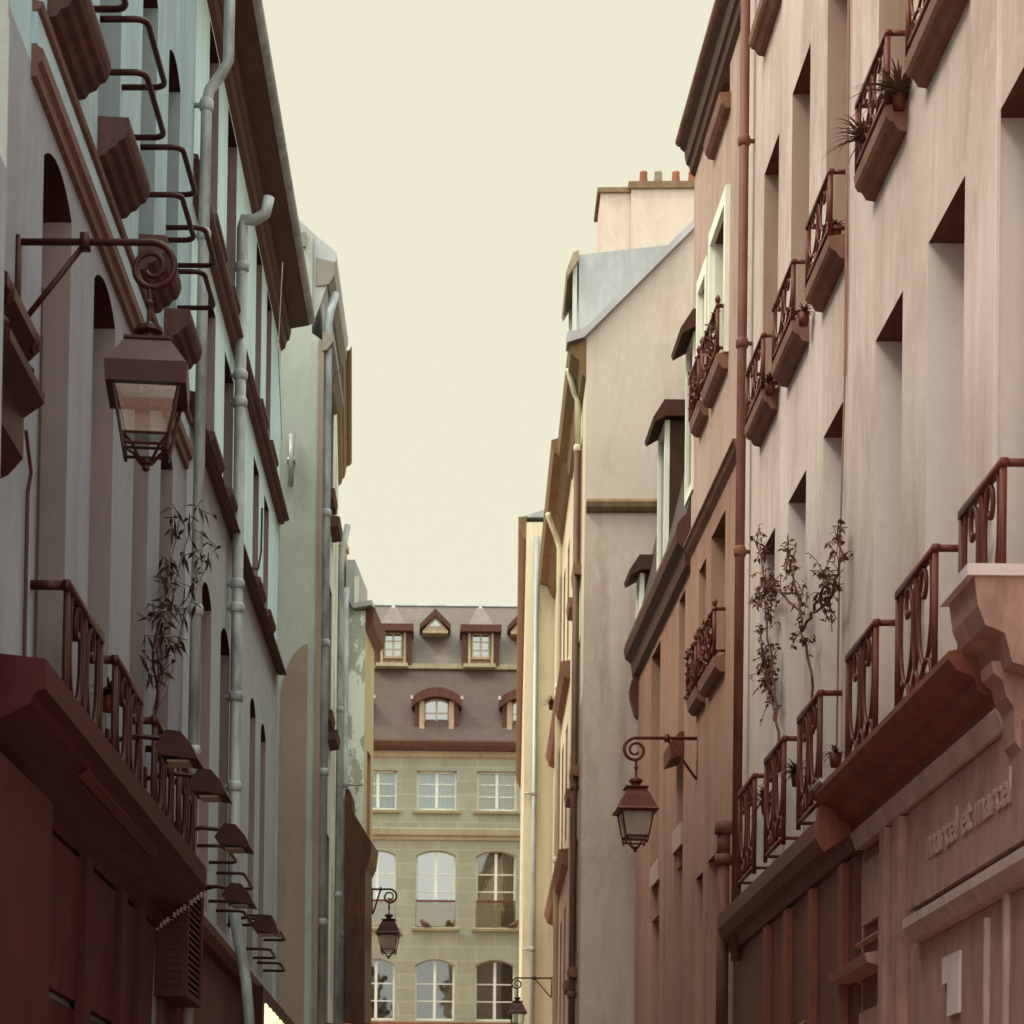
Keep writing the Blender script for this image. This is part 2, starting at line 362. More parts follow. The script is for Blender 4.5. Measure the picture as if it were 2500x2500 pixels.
def window(W, a, b, c, e, rise=0, depth=.3, fm='winwhite', rows=3, pm='pane', parent=None):
    f = MB(); y0, y1 = -depth+.01, -depth+.07; fw = .06
    f.box(a, a+fw, y0, y1, c, e-rise); f.box(b-fw, b, y0, y1, c, e-rise); f.box(a+fw, b-fw, y0, y1, c, c+.08)
    A = arc(a, b, e-rise, rise); B = arc(a+fw, b-fw, e-rise-(0 if rise else fw), max(0, rise-.02)) if rise else [(a+fw, e-fw), (b-fw, e-fw)]
    for (p, q), (g, h) in zip(zip(A, A[1:]), zip(B, B[1:])):
        f.poly([(p[0], y1, p[1]), (q[0], y1, q[1]), (h[0], y1, h[1]), (g[0], y1, g[1])]); f.poly([(g[0], y0, g[1]), (h[0], y0, h[1]), (h[0], y1, h[1]), (g[0], y1, g[1])])
    m = (a+b)/2; f.box(m-.045, m+.045, y0+.005, y1+.01, c+.08, e-fw-.01)
    for i in range(1, rows):
        z = c+.08+(e-rise-c-.1)*i/rows; f.box(a+fw, m-.045, y0+.01, y1-.01, z-.018, z+.018); f.box(m+.045, b-fw, y0+.01, y1-.01, z-.018, z+.018)
    o = W.put(f, 'window', fm, parent)
    p = MB(); p.poly([(a, y0+.02, c), (b, y0+.02, c), (b, y0+.02, e-rise)]+[(x, y0+.02, z) for x, z in A[::-1]][1:-1]+[(a, y0+.02, e-rise)])
    W.put(p, 'pane', pm, o); return o
def moulding(mb, s0, s1, prof): mb.prism(prof, s0, s1, 'x')
def pipe(W, s, z0, z1, d=.09, r=.05, m='zinc_l', joints=(), top=None, foot=None, name='drainpipe', clips=True):
    mb = MB(); path = [(s, d, z0), (s, d, z1)]
    if foot: path = foot+path
    if top: path = path+top
    mb.tube(path, r, 10)
    for z in joints:
        mb.tube([(s, d, z-.05), (s, d, z-.03), (s, d, z+.03), (s, d, z+.05)], [r*1.05, r*1.3, r*1.3, r*1.05], 10); mb.box(s-.015, s+.015, 0, d, z-.015, z+.015)
    return W.put(mb, name, m, None, True)
def bar_rail(W, a, b, d, zs, r=.017, m='iron_l', parent=None):
    mb = MB(); c = .07
    for z in zs:
        pts = [(a, 0, z), (a, d-c, z)]+[(a+c-c*math.cos(q), d-c+c*math.sin(q), z) for q in (R(22), R(45), R(68))]+[(a+c, d, z), (b-c, d, z)]
        pts += [(b-c+c*math.sin(q), d-c+c*math.cos(q), z) for q in (R(22), R(45), R(68))]+[(b, d-c, z), (b, 0, z)]
        mb.tube(pts, r, 8)
    return W.put(mb, 'railing', m, parent, True)
def scroll_railing(W, a, b, d, z0, z1, m='iron_r', parent=None, k=1.0, name='railing'):
    mb = MB(); w = b-a; h = z1-z0; r = .011*k
    mb.box(a-.02, b+.02, d-.02, d+.02, z1-.035*k, z1)                      # hand rail
    for x in (a, b): mb.box(x-.012, x+.012, 0, d-.02, z1-.03*k, z1-.003)
    mb.box(a, b, d-.012, d+.012, z0+.04, z0+.07)
    for x in (a, b):
        mb.box(x-.016, x+.016, d-.016, d+.016, z0, z1-.035); mb.box(x-.012, x+.012, 0, d-.016, z0+.04, z0+.065)
    def T(pts, rr=r):
        for mir in (0, 1):
            P = [((1-x) if mir else x, y) for x, y in pts]
            Q = []
            for i in range(len(P)-1):                                       # Catmull-Rom
                p0, p1, p2, p3 = P[max(i-1, 0)], P[i], P[i+1], P[min(i+2, len(P)-1)]
                for t in (0, .33, .66):
                    Q.append(tuple(.5*(2*p1[j]+(p2[j]-p0[j])*t+(2*p0[j]-5*p1[j]+4*p2[j]-p3[j])*t*t+(3*p1[j]-p0[j]-3*p2[j]+p3[j])*t**3) for j in (0, 1)))
            Q.append(P[-1]); mb.tube([(a+x*w, d, z0+.05+y*(h-.08)) for x, y in Q], rr, 5)
    T([(.10, 1), (.08, .75), (.09, .5), (.16, .3), (.25, .24), (.33, .3), (.40, .45), (.42, .7), (.36, .92), (.27, .95), (.23, .84), (.27, .74), (.31, .78)])
    T([(.05, .05), (.1, .2), (.2, .26), (.3, .2), (.36, .05)])
    T([(.5, 1), (.47, .8), (.44, .5), (.5, .27), (.56, .2), (.58, .05)])
    T([(.14, .04), (.13, .12), (.2, .15), (.22, .06)])
    return W.put(mb, name, m, parent, True)

# ------------------------------------------------------------------ ground
g = MB(); g.poly([(-300, -60, 0), (300, -60, 0), (300, 700, 0), (-300, 700, 0)]); tag(g.build('unseen_road', 'bounce_setts'), None, None, None, 'structure')
for nm, x0, x1 in (('pavement', -3.2, -1.2), ('pavement', 2.4, 3.6)):
    p = MB(); p.box(x0, x1-.12, -20, 30, .004, .12); p.mat('paving')
    k = MB(); k.box(x1-.12 if x1 < 0 else x0-.12, x1 if x1 < 0 else x0, -20, 30, .004, .13)
    tag(p.build(nm), None, None, None, 'structure'); tag(k.build('kerb', 'paving'), None, None, None, 'structure')

# ------------------------------------------------------------------ LEFT: near plaster strip building at the frame edge
W0 = Wall(-2.28, 2.0, .0394, 'L', .0103)
W0.root('corner_house', 'narrow edge of a house with flaking white plaster, nearest on the left')
mb = MB(); e0 = W0.s_(14, 500, .12)
zf_ = W0.z_(10, 400, .12); mb.mat('mauve').box(0, e0, -6, .12, 0, zf_); mb.mat('flaky').box(0, e0, -6, .12, zf_, 12.5); W0.put(mb, 'wall')

# ------------------------------------------------------------------ LEFT: blue grey house with bar railings
W1 = Wall(-2.07-.0394*.45, 11.75, .0394, 'L', .0103)
W1.root('apartment_house', 'blue grey plaster house with stone sills and double bar railings, left of the large lantern')
E1 = W1.s_(462, 900)
cols1 = [(W1.s_(105, 500), W1.s_(175, 560)), (W1.s_(229, 740), W1.s_(281, 820)), (W1.s_(324, 1250), W1.s_(361, 1250)), (W1.s_(393, 1120), W1.s_(421, 1190))]
zh1 = W1.z_(175, 560)+.05; ZS = W1.z_(290, 530); ZR = W1.z_(67, 1405, 0)
ops = [(a, b, 4.36, zh1+.12, .13) for a, b in cols1]+[(a, b, ZS+.26, W1.z_(413, 85), .1) for a, b in cols1]
mb = MB(); wall_mesh(mb, -2.2, E1, 0, 12.6, ops, 'blue', lambda c: 'reveal_1' if c > 6 else 'reveal_m', .34, [(W1.z_(44, 119)+.1, 'mauve')], 'head_shade_l'); shell(mb, -2.2, E1, 0, 12.6, 'blue'); W1.put(mb, 'wall')  # mauve zone puts the downward falloff of light into the lower storey's colour
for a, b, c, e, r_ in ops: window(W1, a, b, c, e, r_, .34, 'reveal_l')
zl = W1.z_(44, 119); zt = W1.z_(66, 22)
mb = MB(); s0 = .02
moulding(mb, s0, E1-.12, [(0, zl+.02), (.03, zl+.03), (.035, zl+.09), (.06, zl+.11), (.065, zl+.17), (.03, zl+.19), (0, zl+.2)])
mb2 = MB(); moulding(mb2, s0, E1-.12, [(0, zl+.2), (.03, zl+.2), (.03, zl+.37), (0, zl+.37)])
moulding(mb, s0, E1-.12, [(0, zl+.37), (.05, zl+.39), (.06, zl+.42), (0, zl+.44)])
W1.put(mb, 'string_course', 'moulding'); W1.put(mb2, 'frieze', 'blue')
for i, (a, b) in enumerate(cols1):
    A, B = a+.0, b+.08; mb = MB()
    mb.prism([(0, ZS), (.05, ZS+.01), (.075, ZS+.045), (.115, ZS+.06), (.135, ZS+.095), (.17, ZS+.11), (.19, ZS+.15), (.20, ZS+.19), (.195, ZS+.24), (0, ZS+.25)], A, B, 'x')
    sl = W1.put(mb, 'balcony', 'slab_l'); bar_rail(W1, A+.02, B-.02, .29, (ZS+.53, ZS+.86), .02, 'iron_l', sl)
# first floor ornate guards
for i, (a, b) in enumerate(cols1):
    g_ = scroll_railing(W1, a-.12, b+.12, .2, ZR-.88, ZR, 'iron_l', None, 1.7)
# shopfront with coved cornice
mb = MB(); CD = .40; sA, ZT = W1.at(112, 1608, CD); sB = W1.s_(506, 2130, CD)-.05
mb.prism([(0, ZT-.45), (.05, ZT-.45), (.08, ZT-.36), (.18, ZT-.29), (.33, ZT-.21), (.35, ZT-.16), (CD, ZT-.14), (CD, ZT), (.02, ZT+.04)], sA, sB, 'x')
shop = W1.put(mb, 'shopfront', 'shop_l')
mb = MB(); mb.prism([(0, 2.95), (.05, 2.95), (.07, ZT-.5), (0, ZT-.5)], .1, sB-.3, 'x'); W1.put(mb, 'fascia', 'shop_l2', shop)
mb = MB(); mb.box(0, sB+.3, -.0, .04, 0, 2.9); mb.box(-2.5, .02, .0, .2, 0, ZT-.451)
for x in (.3, 1.6, 2.9, 3.7): mb.box(x, x+.22, .04, .1, 0, ZT-.46)
W1.put(mb, 'shop_pilasters', 'shop_l', shop)
mb = MB()
for i in range(15):
    q = i/14; d0 = .03+.35*q; z0 = ZT-.44+.27*q; 
    if i % 5 != 4: mb.box(sB+.002, sB+.02, d0, d0+.018, z0-.02, z0+.012)
    mb.box(sB+.021, sB+.03, d0-.002, d0+.022, z0-.026, z0-.02)
W1.put(mb, 'dentil_trim', 'flag', shop)
mb = MB(); mb.prism([(.26, ZT-.24), (.30, ZT-.27), (.335, ZT-.23), (.33, ZT-.205)], .3, 2.9, 'x'); W1.put(mb, 'moulding_strip', 'shop_l2', shop)
# louvred box
mb = MB(); a = sB+.15; mb.box(a, a+.9, 0, .05, 3.35, 4.35); mb.box(a, a+.9, .05, .25, 3.35, 3.40); mb.box(a, a+.9, .05, .25, 4.3, 4.36); mb.box(a, a+.06, .05, .25, 3.4, 4.3); mb.box(a+.84, a+.9, .05, .25, 3.4, 4.3)
mb.box(a+.06, a+.84, .05, .2, 3.4, 4.3)
for i in range(17): z = 3.43+i*.05; mb.prism([(.2, z), (.24, z+.0), (.22, z+.035), (.2, z+.035)], a+.06, a+.84, 'x')
for i in range(15): z = 3.43+i*.055; mb.box(a-.012, a-.002, .07, .21, z, z+.03)
bx = W1.put(mb, 'louvred_box', 'shop_l2')
# lower shop wall beyond the cornice
mb = MB(); mb.box(sB+.3, E1, .004, .05, 0, 4.05); mb.prism([(0, 4.05), (.12, 4.05), (.16, 4.12), (.16, 4.2), (0, 4.24)], sB+1.1, E1, 'x'); W1.put(mb, 'shop_wall', 'shop_l3')
ph = W1.s_(470, 900)
pipe(W1, E1-.02, .5, W1.z_(478, 160, .09), .10, .046, 'zinc_l', [W1.z_(474, 490, .1), W1.z_(460, 1450, .1), W1.z_(450, 1800, .1), W1.z_(478, 150, .1)],
     [(E1-.02, .12, W1.z_(482, 125, .1)), (E1-.02, .22, W1.z_(505, 110, .15)), (E1-.02, .27, W1.z_(522, 85, .2)), (E1-.02, .27, 12.45)])
mb = MB(); x = W1.s_(58, 1250)
mb.tube([(W1.s_(45, 1050), .04, W1.z_(45, 1050)), (x-.02, .04, W1.z_(55, 1150)), (x, .02, W1.z_(60, 1200)), (x, .02, 4.4)], .011, 5)
x2 = W1.s_(88, 1150); mb.tube([(x2, .015, W1.z_(96, 700)), (x2-.01, .015, 4.4)], .006, 5); mb.tube([(x2+.02, .015, W1.z_(96, 820)), (x2+.015, .015, 4.4)], .006, 5)
W1.put(mb, 'cable', 'cable')
# eave over both left houses belongs to each
def eave(W, s0, s1, z, d, back=7, sm='soffit', gm='zinc_l', rise=2.6, rm='slate_up', gr=.075, cor=None):
    mb = MB(); mb.prism([(0, z-.34), (.05, z-.30), (.07, z-.22), (.10, z-.20), (.12, z-.1), (.12, z), (0, z)], s0, s1, 'x')
    mb.prism([(.12, z-.06), (d, z-.02), (d, z+.04), (.12, z+.04)], s0, s1, 'x'); ev = W.put(mb, 'eave', sm)
    mb = MB(); pr = [(d+gr*math.cos(q)+.0, z+.06+gr*math.sin(q)) for q in [R(180+i*22.5) for i in range(9)]]
    pr += [(d+gr*.8*math.cos(q), z+.06+gr*.8*math.sin(q)) for q in [R(360-i*22.5) for i in range(9)]]
    mb.prism(pr, s0, s1, 'x'); W.put(mb, 'gutter', gm, ev)
    mb = MB(); mb.prism([(d-.02, z+.05), (d-.02, z+.08), (-back/2, z+rise), (-back, z+.1), (-back, z)], s0, s1, 'x'); W.put(mb, 'roof', rm)
    return ev
eave(W1, .3, E1, 12.75, .36, 6.8)

# ------------------------------------------------------------------ LEFT: pale blue house with two string courses
px = Vector((W1.o+W1.t*E1)); W2 = Wall(px.x-.03, px.y, .032, 'L', .004)
W2.root('apartment_house', 'pale blue house with two dark string courses and a fat downpipe, beyond the large lantern')
E2 = W2.s_(680, 1300)
cp = [(493, 517, 1450), (539, 562, 1550), (611, 625, 1700), (637, 649, 1780)]
cols2 = [(W2.s_(a, v), W2.s_(b, v)) for a, b, v in cp]
zA0, zA1 = W2.z_(605, 1000), W2.z_(633, 1000, .1); zB0, zB1 = W2.z_(573, 1348), W2.z_(580, 1301, .1)
h1 = W2.z_(517, 1482)+.1; h2 = W2.z_(524, 779)+.05
ops = [(a, b, 4.5, h1, .14) for a, b in cols2]+[(a, b, zB1+.28, h2, 0) for a, b in cols2]+[(a, b, zA1+.3, 12.35, 0) for a, b in cols2]
mb = MB(); wall_mesh(mb, 0, E2, 0, 12.7, ops, 'blue2', 'reveal_l', .3, [((zB0+zB1)/2, 'mauve2')], 'head_shade_l'); shell(mb, 0, E2, 0, 12.7, 'blue2'); W2.put(mb, 'wall')  # mauve2 zone below the lower string course: light falloff painted as colour
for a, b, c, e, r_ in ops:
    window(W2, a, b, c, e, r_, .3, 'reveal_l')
for (z0, z1) in ((zA0, zA1), (zB0, zB1)):
    h = z1-z0; mb = MB(); mb.prism([(0, z0), (.06, z0+.01), (.075, z0+h*.4), (.05, z0+h*.42), (.05, z0+h*.58), (.11, z0+h*.62), (.13, z0+h*.8), (.13, z1), (0, z1+.03)], .02, E2+.01, 'x'); W2.put(mb, 'string_course', 'moulding')
    for a, b in cols2:
        mb = MB(); mb.prism([(0, z1+.18), (.07, z1+.18), (.10, z1+.23), (.10, z1+.27), (0, z1+.29)], a-.06, b+.06, 'x'); W2.put(mb, 'sill', 'slab_l')
mb = MB(); mb.box(.03, E2-.02, .004, .05, 0, 4.1); mb.prism([(0, 4.1), (.12, 4.1), (.16, 4.18), (.16, 4.26), (0, 4.3)], .0, E2, 'x'); W2.put(mb, 'shop_wall', 'shop_l3')
for a, b in cols2: bar_rail(W2, a-.08, b+.08, .26, (4.62, 4.98), .016)
p2 = W2.s_(583, 1200, .1)
pipe(W2, p2, W2.z_(592, 2240, .1), W2.z_(589, 540, .1), .10, .056, 'zinc_l', [W2.z_(588, v, .1) for v in (640, 920, 990, 1450, 1510, 1730, 1950)],
     [(p2, .11, W2.z_(590, 525, .1)), (p2-.02, .22, W2.z_(610, 505, .2)), (p2-.05, .33, W2.z_(635, 490, .3)), (p2-.05, .36, W2.z_(643, 450, .33))],
     [(p2-.2, .35, 3.0), (p2-.1, .25, W2.z_(570, 2380, .2)), (p2-.03, .13, W2.z_(585, 2270, .1))])
eave(W2, 0, E2, 12.72, .34, 6.8)
mb = MB(); a, z = W2.at(690, 640, .42); s5, z5 = W2.at(672, 1230, .02)
mb.tube([(W2.s_(690, 640, .42), .42, W2.z_(690, 640, .42)), (W2.s_(684, 850, .42), .40, W2.z_(684, 850, .42)), (E2-.05, .03, W2.z_(678, 1030, .03)), (E2-.08, .02, z5), (E2-.1, .02, 5)], .006, 4); W2.put(mb, 'cable', 'flag')
mb = MB(); s6 = W2.s_(628, 1370, .1); mb.tube([(W2.s_(608, 1385, .05), .02, W2.z_(608, 1385, .05)), (s6-.1, .12, W2.z_(624, 1385, .1)), (s6, .14, W2.z_(629, 1350, .1)), (s6+.03, .14, W2.z_(632, 1245, .1))], .012, 5); W2.put(mb, 'antenna', 'cable')

# ------------------------------------------------------------------ LEFT: house projecting behind (beige flank)
W3 = Wall(-1.062, 28.42, .034, 'L')
W3.root('narrow_house', 'narrow house with a tall plain beige flank projecting past the pale blue house')
q0 = W3.side_at(677, 493); q1 = W3.side_at(743, 575); E3 = 2.8
ops = [(.6, 1.15, z, z+2.0, .0) for z in (8.4, 11.3)]+[(.55, 1.2, 4.2, 7.3, .15), (1.75, 2.3, 4.4, 7.0, 0), (1.75, 2.3, 8.4, 10.4, 0), (1.75, 2.3, 11.3, 13.2, 0)]
mb = MB(); wall_mesh(mb, 0, E3, 0, 13.5, ops, 'pale', 'reveal_l', .25)
mb.mat('beige').poly([(0, 0, 0), (0, -7, 0), (0, -7, 16.4), (0, q0[0], q0[1]), (0, -.14, q1[1]), (0, -.14, 13.1), (0, 0, 13.0)])
mb.poly([(E3, 0, 0), (E3, -7, 0), (E3, -7, 16), (E3, q0[0], q0[1]), (E3, 0, 13.5)]); W3.put(mb, 'wall')
for a, b, c, e, r_ in ops:
    window(W3, a, b, c, e, r_, .25, 'reveal_l')
    mb = MB(); mb.prism([(0, c-.16), (.12, c-.14), (.14, c-.02), (0, c)], a-.08, b+.08, 'x'); W3.put(mb, 'sill', 'slab_l')
mb = MB(); mb.prism([(.16, q1[1]-.28), (.16, q1[1]-.2), (-.14, q1[1]+.05), (q0[0], q0[1]+.06), (-7, 16.5), (-7, 13), (-.14, 13.2)], .04, E3, 'x'); W3.put(mb, 'roof', 'zinc')
mb = MB(); mb.prism([(0, 13.72), (.07, 13.74), (.14, 13.86), (.14, 14.02), (-.1, 14.08), (-.1, 13.72)], .02, E3, 'x'); W3.put(mb, 'eave', 'stone_g')
mb = MB(); mb.prism([(0, 12.85), (.06, 12.87), (.14, 12.98), (.14, 13.06), (0, 13.1)], -.05, E3-.6, 'x'); W3.put(mb, 'ledge', 'stone_g')
pipe(W3, .1, .3, 13.2, .06, .055, 'zinc_l', [W3.z_(765, v, .06) for v in (1100, 1460, 1810, 2210)], [(.1, .08, 13.4), (.25, .14, 13.7)])
mb = MB(); d_, z0 = W3.side_at(711, 1190); z1 = W3.side_at(711, 1065)[1]; mb.tube([(-.06, d_, z0), (-.06, d_, z1)], .035, 8); mb.box(-.08, 0, d_-.05, d_+.05, (z0+z1)/2-.03, (z0+z1)/2+.03); W3.put(mb, 'vent_pipe', 'zinc', None, True)
# blind arch on the flank: a thicker band of plaster round a slightly sunk field
mb = MB(); P = [W3.side_at(u, v) for u, v in ((684, 1760), (686, 1690), (697, 1640), (715, 1600), (735, 1580), (752, 1572))]
Q = [(-.08+0*d, z) for d, z in P]
mb.poly([(-.03, d, z) for d, z in P]+[(-.03, P[-1][0], 4), (-.03, P[0][0], 4)])
for (d0, z0), (d1, z1) in zip(P, P[1:]): mb.poly([(0, d0, z0), (-.03, d0, z0), (-.03, d1, z1), (0, d1, z1)])
W3.put(mb, 'blind_arch', 'beige_d')
mb = MB(); mb.box(-.035, 0, -.05, .02, 0, 13.0); W3.put(mb, 'corner_strip', 'beige_d')
mb = MB(); d0 = W3.side_at(776, 650, 1.2)[0]; d1 = W3.side_at(798, 650, 1.2)[0]; z0 = W3.side_at(780, 700, 1.2)[1]; z1 = W3.side_at(780, 643, 1.2)[1]
mb.box(1.2, 1.9, d0, d1, z0, z1); mb.box(1.15, 1.95, d0-.03, d1+.02, z1, z1+.05); W3.put(mb, 'rooflight', 'zinc')
mb = MB(); d0, z0 = W3.side_at(736, 605); d1, z1 = W3.side_at(747, 570); mb.box(-.05, .4, d0, d1, z0, z1); W3.put(mb, 'chimney', 'stone_g')
mb = MB(); pts_ = [W3.side_at(u, v) for u, v in ((742, 600), (752, 640), (764, 700), (760, 860), (748, 900))]

# awning low on it
mb = MB(); mb.prism([(0, 3.4), (.75, 2.9), (.75, 2.6), (.72, 2.6), (.72, 2.88), (0, 3.3)], .15, 2.2, 'x'); W3.put(mb, 'awning', 'shop_l')

W3b = Wall(-.97, 31.25, -.02, 'L')
W3b.root('tall_house', 'house with a dark overhanging eave behind the beige flank, far left')
ops = [(a, a+.6, z, z+1.9, 0) for a in (.8, 2.5) for z in (5, 8, 11)]
mb = MB(); wall_mesh(mb, 0, 5.5, 0, 13.9, ops, 'pale', 'reveal_l', .25); shell(mb, 0, 5.5, 0, 13.9, 'pale'); W3b.put(mb, 'wall')
for o_ in ops: window(W3b, *o_, .25, 'reveal_l')
eave(W3b, 0, 4.7, 14.0, .14, 6.8, 'soffit2', 'soffit2', 2.6, 'soffit2')
pipe(W3b, 4.6, .3, 12.4, .06, .05, 'zinc_l', [10, 7, 4], [(4.6, .1, 12.7), (4.6, .16, 13.0)])

# ------------------------------------------------------------------ LEFT: white gable and yellow front at the far corner
W4 = Wall(-.62, 37.0, .107, 'L')
W4.root('corner_building', 'patchy white gable with yellow front and dark eave at the far left corner')
E4 = 1.3
pr = [W4.side_at(u, v) for u, v in ((805, 1420), (833, 1443), (864, 1492), (886, 1498))]
ops = [(.45, .95, z, z+1.7, 0) for z in (5.2, 8.0)]
mb = MB(); wall_mesh(mb, 0, E4, 0, 11.8, ops, 'yellow', 'reveal_b', .2)
mb.mat('white').poly([(0, 0, 0), (0, 0, pr[2][1]), (0, *pr[2])] + [(0, *pr[1]), (0, pr[1][0]-1.5, pr[1][1]+2.2), (0, -4, 14), (0, -4, 0)])
mb.mat('yellow').poly([(E4, 0, 0), (E4, 0, 11.8), (E4, -4, 12.5), (E4, -4, 0)]); W4.put(mb, 'wall')
for o_ in ops: window(W4, *o_, .2, 'reveal_b')
mb = MB(); a_ = .12
mb.prism([(0, 11.6), (a_, 11.74), (a_+.04, 11.98), (0, 12.1)], .02, E4+.35, 'x'); W4.put(mb, 'eave', 'soffit')
mb = MB(); mb.prism([(a_, 12.0), (pr[2][0], pr[2][1]+.02), (pr[1][0], pr[1][1]+.02), (-3, pr[1][1]+2.5), (-3, pr[1][1]+2.55), (pr[1][0], pr[1][1]+.1), (pr[2][0], pr[2][1]+.1), (a_, 12.08)], -.12, E4, 'x'); W4.put(mb, 'roof', 'zinc')
mb = MB(); d0, zt = W4.side_at(842, 1360); d1, zb = W4.side_at(877, 1480)
mb.mat('zinc').prism([(d0, zb-.4), (d0, zt-.05), (d0, zt), (d1-.1, zt), (d1, zt-.25), (d1, zb)], .15, 1.1, 'x'); mb.mat('winwhite').box(.1, .14, d1-.1, d1-.02, zb, zt-.3); W4.put(mb, 'dormer')
mb = MB(); d0, zt = W4.side_at(880, 1424); d1, _ = W4.side_at(891, 1424); mb.box(1.2, 1.9, d0, d1, 11.9, zt); W4.put(mb, 'chimney', 'beige')
mb = MB(); d0, zt = W4.side_at(824, 1315); d1, _ = W4.side_at(838, 1340); mb.box(.05, .5, d0-.1, d1, 11.5, zt-.1); mb.box(.0, .55, d0-.12, d1+.03, zt-.1, zt); W4.put(mb, 'chimney', 'reveal_b')
mb = MB(); P = [W4.side_at(u, v) for u, v in ((849, 1936), (858, 1936), (866, 1958), (867, 1990), (900, 2044), (914, 2066), (909, 2110), (898, 2132), (896, 2500), (849, 2500))]
mb.prism([(d, z) for d, z in P], -.35, .6, 'x'); W4.put(mb, 'shopfront', 'soffit')
pipe(W4, -.1, 2.5, W4.side_at(838, 1440)[1], W4.side_at(842, 1800, -.1)[0], .05, 'zinc_l', [9, 6.5])

# ------------------------------------------------------------------ RIGHT: pink house with scroll balconies
W5 = Wall(3.3, 8.0, 0, 'R')
W5.root('apartment_house', 'pinkish plaster house with scroll ironwork balconies above the lettered shop, nearest on the right')
E5 = W5.s_(1812, 900)
cp = [(1857, 1892, 1330), (1925, 1968, 1190), (2011, 2061, 1010), (2138, 2204, 760), (2268, 2356, 490), (2433, 2530, 200)]
cols5 = [tuple(sorted((W5.s_(a, v), W5.s_(b, v)))) for a, b, v in cp]
h1, h2 = W5.z_(2138, 832), W5.z_(1857, 453)
sl = W5.z_(2134, 495)
ops = [(a, b, 4.75, h1, 0) for a, b in cols5]+[(a, b, sl+.2, h2, 0) for a, b in cols5]+[(a, b, 12.75, 14.6, 0) for a, b in cols5]
mb = MB(); wall_mesh(mb, 0, E5, 0, 15, ops, 'pink', lambda c: 'reveal_u' if c > 6 else 'reveal_r', .36, (), 'head_shade_r'); shell(mb, 0, E5, 0, 15, 'pink'); W5.put(mb, 'wall')
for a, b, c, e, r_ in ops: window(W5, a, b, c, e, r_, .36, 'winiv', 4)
for i, (a, b) in enumerate(cols5):
    mb = MB(); mb.prism([(0, sl), (.06, sl+.01), (.09, sl+.06), (.12, sl+.07), (.14, sl+.1), (.15, sl+.17), (0, sl+.19)], a-.08, b+.08, 'x'); q = W5.put(mb, 'balcony', 'mould_r')
    scroll_railing(W5, a-.05, b+.05, .13, sl+.19, sl+.68, 'iron_r', q)
    scroll_railing(W5, a-.03, b+.03, .16, 4.78, 5.67, 'iron_r', None, 1.35)
    z = 12.5; mb = MB(); mb.prism([(0, z), (.06, z+.01), (.09, z+.06), (.12, z+.07), (.14, z+.1), (.15, z+.17), (0, z+.19)], a-.08, b+.08, 'x'); W5.put(mb, 'sill', 'mould_r')
mb = MB(); s_ = W5.s_(2066, 600, .02); mb.tube([(s_, .02, 14.9), (s_, .02, 8)] , .012, 5); mb.tube([(s_, .02, 8), (s_+.08, .03, 6.6), (s_+.12, .03, 5)], .008, 5)
W5.put(mb, 'cable', 'cable_r')
mb = MB(); s_ = W5.s_(2430, 600, .02); mb.box(s_-.01, s_+.01, 0, .02, 5, 15); W5.put(mb, 'corner_bead', 'reveal_r')
eave(W5, 0, E5, 15.0, .3, 6.8, 'soffit', 'pipe_r')
pipe(W5, W5.s_(1811, 900, .10), W5.z_(1815, 2330, .1), 15, .10, .046, 'pipe_r', [W5.z_(1815, v, .1) for v in (350, 830, 1330)])
mb = MB(); s_ = E5+.02
for z0, z1, r_ in ((.3, 3.0, .07), (3.0, 3.15, .09), (3.15, 5.2, .06), (5.2, 5.3, .085), (5.3, 5.5, .065), (5.5, 5.62, .09)): mb.tube([(s_, .13, z0), (s_, .13, z1)], r_, 10)
W5.put(mb, 'cast_iron_pipe_foot', 'pipe_r', None, True)

# shopfront with the sign
mb = MB(); sC = W5.s_(1995, 1850, .35); sE = W5.s_(2420, 1600, .4)
prof = [(0, 4.42), (.10, 4.42), (.12, 4.50), (.20, 4.53), (.22, 4.60), (.32, 4.64), (.36, 4.70), (.36, 4.74), (.02, 4.80)]
mb.mat('shop_r').prism(prof, 3.9, sC, 'x'); shop = W5.put(mb, 'shopfront')
mb = MB(); mb.prism([(0, 4.30), (.09, 4.30), (.13, 4.40), (.13, 4.415), (0, 4.415)], 3.8, sC-.1, 'x'); W5.put(mb, 'light_moulding', 'shop_r3', shop)
mb = MB(); mb.box(2.4, W5.s_(2240, 2000), 0, .06, 3.66, 4.29); W5.put(mb, 'sign_board', 'shop_r2', shop)
mb = MB(); mb.prism([(0, 3.42), (.08, 3.44), (.13, 3.52), (.13, 3.58), (.02, 3.64), (0, 3.64)], 2.0, W5.s_(2215, 2240, .1), 'x'); W5.put(mb, 'ledge', 'shop_r3', shop)
# raised block of cornice at the frame edge with its console
sN = W5.s_(2345, 1400, .3)
mb = MB(); mb.mat('shop_r2').prism([(0, 4.5), (.16, 4.55), (.2, 4.7), (.3, 4.74), (.34, 4.84), (.36, 4.99), (0, 4.99)], 3.38, 3.9, 'x')
mb.mat('reveal_r').box(3.36, 3.95, 0, .40, 4.99, 5.05)
W5.put(mb, 'cornice_block', None, shop)
mb = MB()
mb.prism([(0, 4.02), (.05, 4.04), (.06, 4.14), (.09, 4.18), (.10, 4.28), (.10, 4.36), (.14, 4.42), (.16, 4.50), (.21, 4.54), (.22, 4.60), (0, 4.60)], 3.56, 3.78, 'x')
W5.put(mb, 'console', 'shop_r2', shop)
